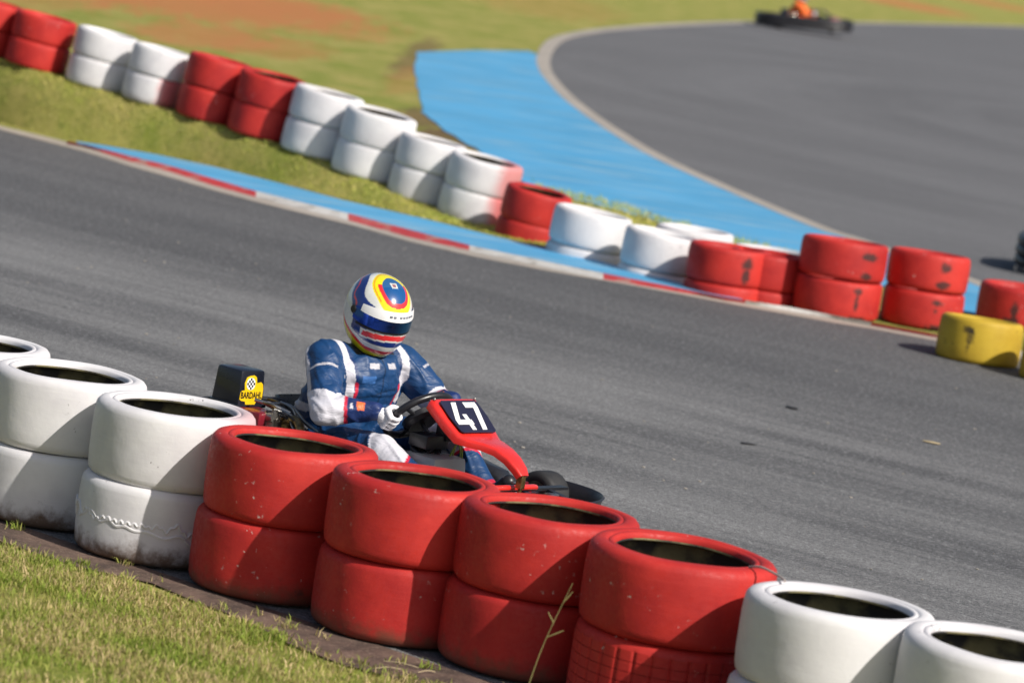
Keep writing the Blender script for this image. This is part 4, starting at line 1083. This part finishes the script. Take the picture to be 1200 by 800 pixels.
    bm = B(); tube(bm, [(-.14, -.36, .27), (-.06, -.34, .30), (.02, -.38, .26), (-.02, -.42, .2)], [.020, .022, .022, .02], 14, smooth=6); build('exhaust_pipe', bm, m_brass, en)
    bm = B(); tube(bm, [(-.06, -.30, .17), (-.25, -.28, .14), (-.55, -.25, .14), (-.72, -.22, .18)], [.022, .045, .045, .018], 16, smooth=5); build('silencer', bm, m_steel, en)
    for q, (p, q2, r) in enumerate((((-.20, -.41, .35), (-.12, -.37, .27), .006), ((-.17, -.33, .36), (-.06, -.31, .26), .007), ((-.10, -.40, .33), (-.02, -.33, .22), .005), ((-.24, -.31, .36), (-.15, -.27, .30), .008))):
        bm = B(); a = Vector(p); b = Vector(q2); tube(bm, [a, (a+b)/2+Vector((.02, 0, .03)), b], r, 8, smooth=5); build('cable', bm, (m_brass, m_steel, m_black, m_black)[q], en)
    bm = B()
    tube(bm, [(-.17, -.40, .29), (-.11, -.41, .30)], [.030, .026], 16); box(bm, (-.13, -.40, .27), (.05, .05, .05)); tube(bm, [(-.13, -.40, .30), (-.13, -.40, .335)], .014, 12)
    build('carburettor', bm, m_steel, en, auto=R_(30))
    rq = random.Random(3)
    for q in range(12):
        a = Vector((-.27+rq.random()*.14, -.42+rq.random()*.14, .32+rq.random()*.04)); b = Vector((-.06+rq.random()*.14, -.42+rq.random()*.16, .20+rq.random()*.08))
        bm = B(); tube(bm, [a, a.lerp(b, .35)+Vector((0, rq.uniform(-.02, .02), .035*rq.random())), a.lerp(b, .7)+Vector((0, rq.uniform(-.02, .02), .03*rq.random())), b], rq.choice((.004, .006, .009)), 8, smooth=5)
        build('hose', bm, rq.choice((m_brass, m_brass, m_black, m_black, m_steel)), en)
    for q in range(4):
        bm = B(); c_ = Vector((-.12+.05*q, -.40+.02*(q % 2), .285-.02*q)); lathe(bm, [(.001, -.012), (.016, -.012), (.018, 0), (.016, .012), (.001, .012)], 16, Matrix.Translation(c_) @ Matrix.Rotation(.6+q, 4, 'X')); build('fitting', bm, m_brass if q % 2 else m_steel, en)
    # airbox with its sticker
    bx = B(); vs = box(bx, (-.385, -.385, .412), (.175, .165, .165), taper=.90); air = build('airbox', bx, m_navy, en, bevel=.016)
    bx = B(); box(bx, (-.385, -.385, .333), (.190, .180, .016)); rim_ = build('airbox_rim', bx, m_navy, en, bevel=.004); air.location.z = rim_.location.z = -.018
    if number:
        # sticker: a flat yellow emblem on the forward face
        fx = -.385+.0875; tilt = R_(3.0)
        F = Matrix.Translation((fx-.0045, -.390, .400)) @ Matrix.Rotation(-tilt, 4, 'Y') @ Matrix(((0, 0, 1, 0), (1, 0, 0, 0), (0, 1, 0, 0), (0, 0, 0, 1)))
        F = F @ Matrix.Diagonal((1.18, 1.20, 1, 1))
        pl = [(-.060, -.030), (-.058, -.006), (-.050, .002), (-.036, .004), (-.040, .030), (-.030, .052), (-.012, .058), (.008, .060), (.022, .052), (.026, .030), (.048, .034), (.058, .026), (.062, .008), (.060, -.026), (.050, -.036), (.030, -.040), (.020, -.054), (-.004, -.058), (-.026, -.050), (-.030, -.038), (-.050, -.036)]
        bm = B(); prism(bm, pl, .0005, .0022, F); st = build('sticker', bm, m_yv, air, False)
        bm = B()
        for i in range(5):
            for q in range(5):
                cx, cy = -.007+(i-2)*.0085, .028+(q-2)*.0085
                if (i-2)**2+(q-2)**2 > 6: continue
                if (i+q) % 2 == 0: prism(bm, [(cx-.0042, cy-.0042), (cx+.0042, cy-.0042), (cx+.0042, cy+.0042), (cx-.0042, cy+.0042)], .0036, .0042, F)
        build('black_checks', bm, m_bv, st, False)
        bm = B(); prism(bm, [(-.007+.023*math.cos(a), .028+.023*math.sin(a)) for a in [2*math.pi*q/24 for q in range(24)]], .0024, .0034, F); build('white_roundel', bm, m_digit, st, False)
        cu_ = bpy.data.curves.new('t', 'FONT'); cu_.body = 'BARDAHL'; cu_.size = .034; cu_.align_x = 'CENTER'; cu_.align_y = 'CENTER'; cu_.offset = .0008; cu_.extrude = .0004; cu_.resolution_u = 3
        to = bpy.data.objects.new('t', cu_); COL.objects.link(to); dg = bpy.context.evaluated_depsgraph_get(); dg.update()
        me = bpy.data.meshes.new_from_object(to.evaluated_get(dg)); bpy.data.objects.remove(to)
        wdt = max(v.co.x for v in me.vertices)-min(v.co.x for v in me.vertices)
        me.transform(F @ Matrix.Translation((0, -.016, .0032)) @ Matrix.Diagonal((.112/wdt, 1.0, 1, 1)))
        me.materials.clear(); link('lettering', me, m_bv, st)
    return k
kloc = g(406, 573); HEAD = R_(-40)
k1 = kart((kloc.x, kloc.y, .008), HEAD, 'racing kart with red front panel showing 47, driven past the near tyre barrier', m_kart_red)
BLUE = (.005, .045, .145); 
person(k1, (BLUE, (.66, .65, .71), (.62, .015, .05), (.008, .028, .13), (.85, .16, .04)), 'racer', 'kart driver in blue and white suit, with a yellow, white and blue helmet', 'kart drivers')
# second kart far away at the top
p = g(936, 36); k2 = kart((p.x-.10, p.y-1.0, .05), R_(2), 'black kart far away at the top, with an orange clad driver', m_black, False)
person(k2, ((.90, .15, .015), (.90, .18, .03), (.5, .05, .02), (.05, .04, .04), (.85, .2, .02)), 'plain', 'kart driver in an orange suit on the far kart at the top edge', 'kart drivers')
bm = B(); 
bpy.context.view_layer.update()
for o in list(COL.objects):
    if o.parent is None and o.type == 'EMPTY' and o.name in ('racing_kart.001', 'person.001'):
        o.scale = (1.1,)*3; o.rotation_euler.y = R_(-3.2)
# a third kart entering at the right edge: only its rear corner shows
p = g(1195, 322); k3 = kart((p.x+1.01, p.y+.45, .010), R_(-8), 'dark kart at the right edge of the photo, only its rear corner in view', m_black, False)
person(k3, ((.03, .03, .05), (.3, .3, .3), (.3, .02, .02), (.02, .02, .03), (.4, .1, .02)), 'plain', 'driver in a dark suit on the kart at the right edge', 'kart drivers')

S.render.engine = 'CYCLES'
S.cycles.max_bounces = 6
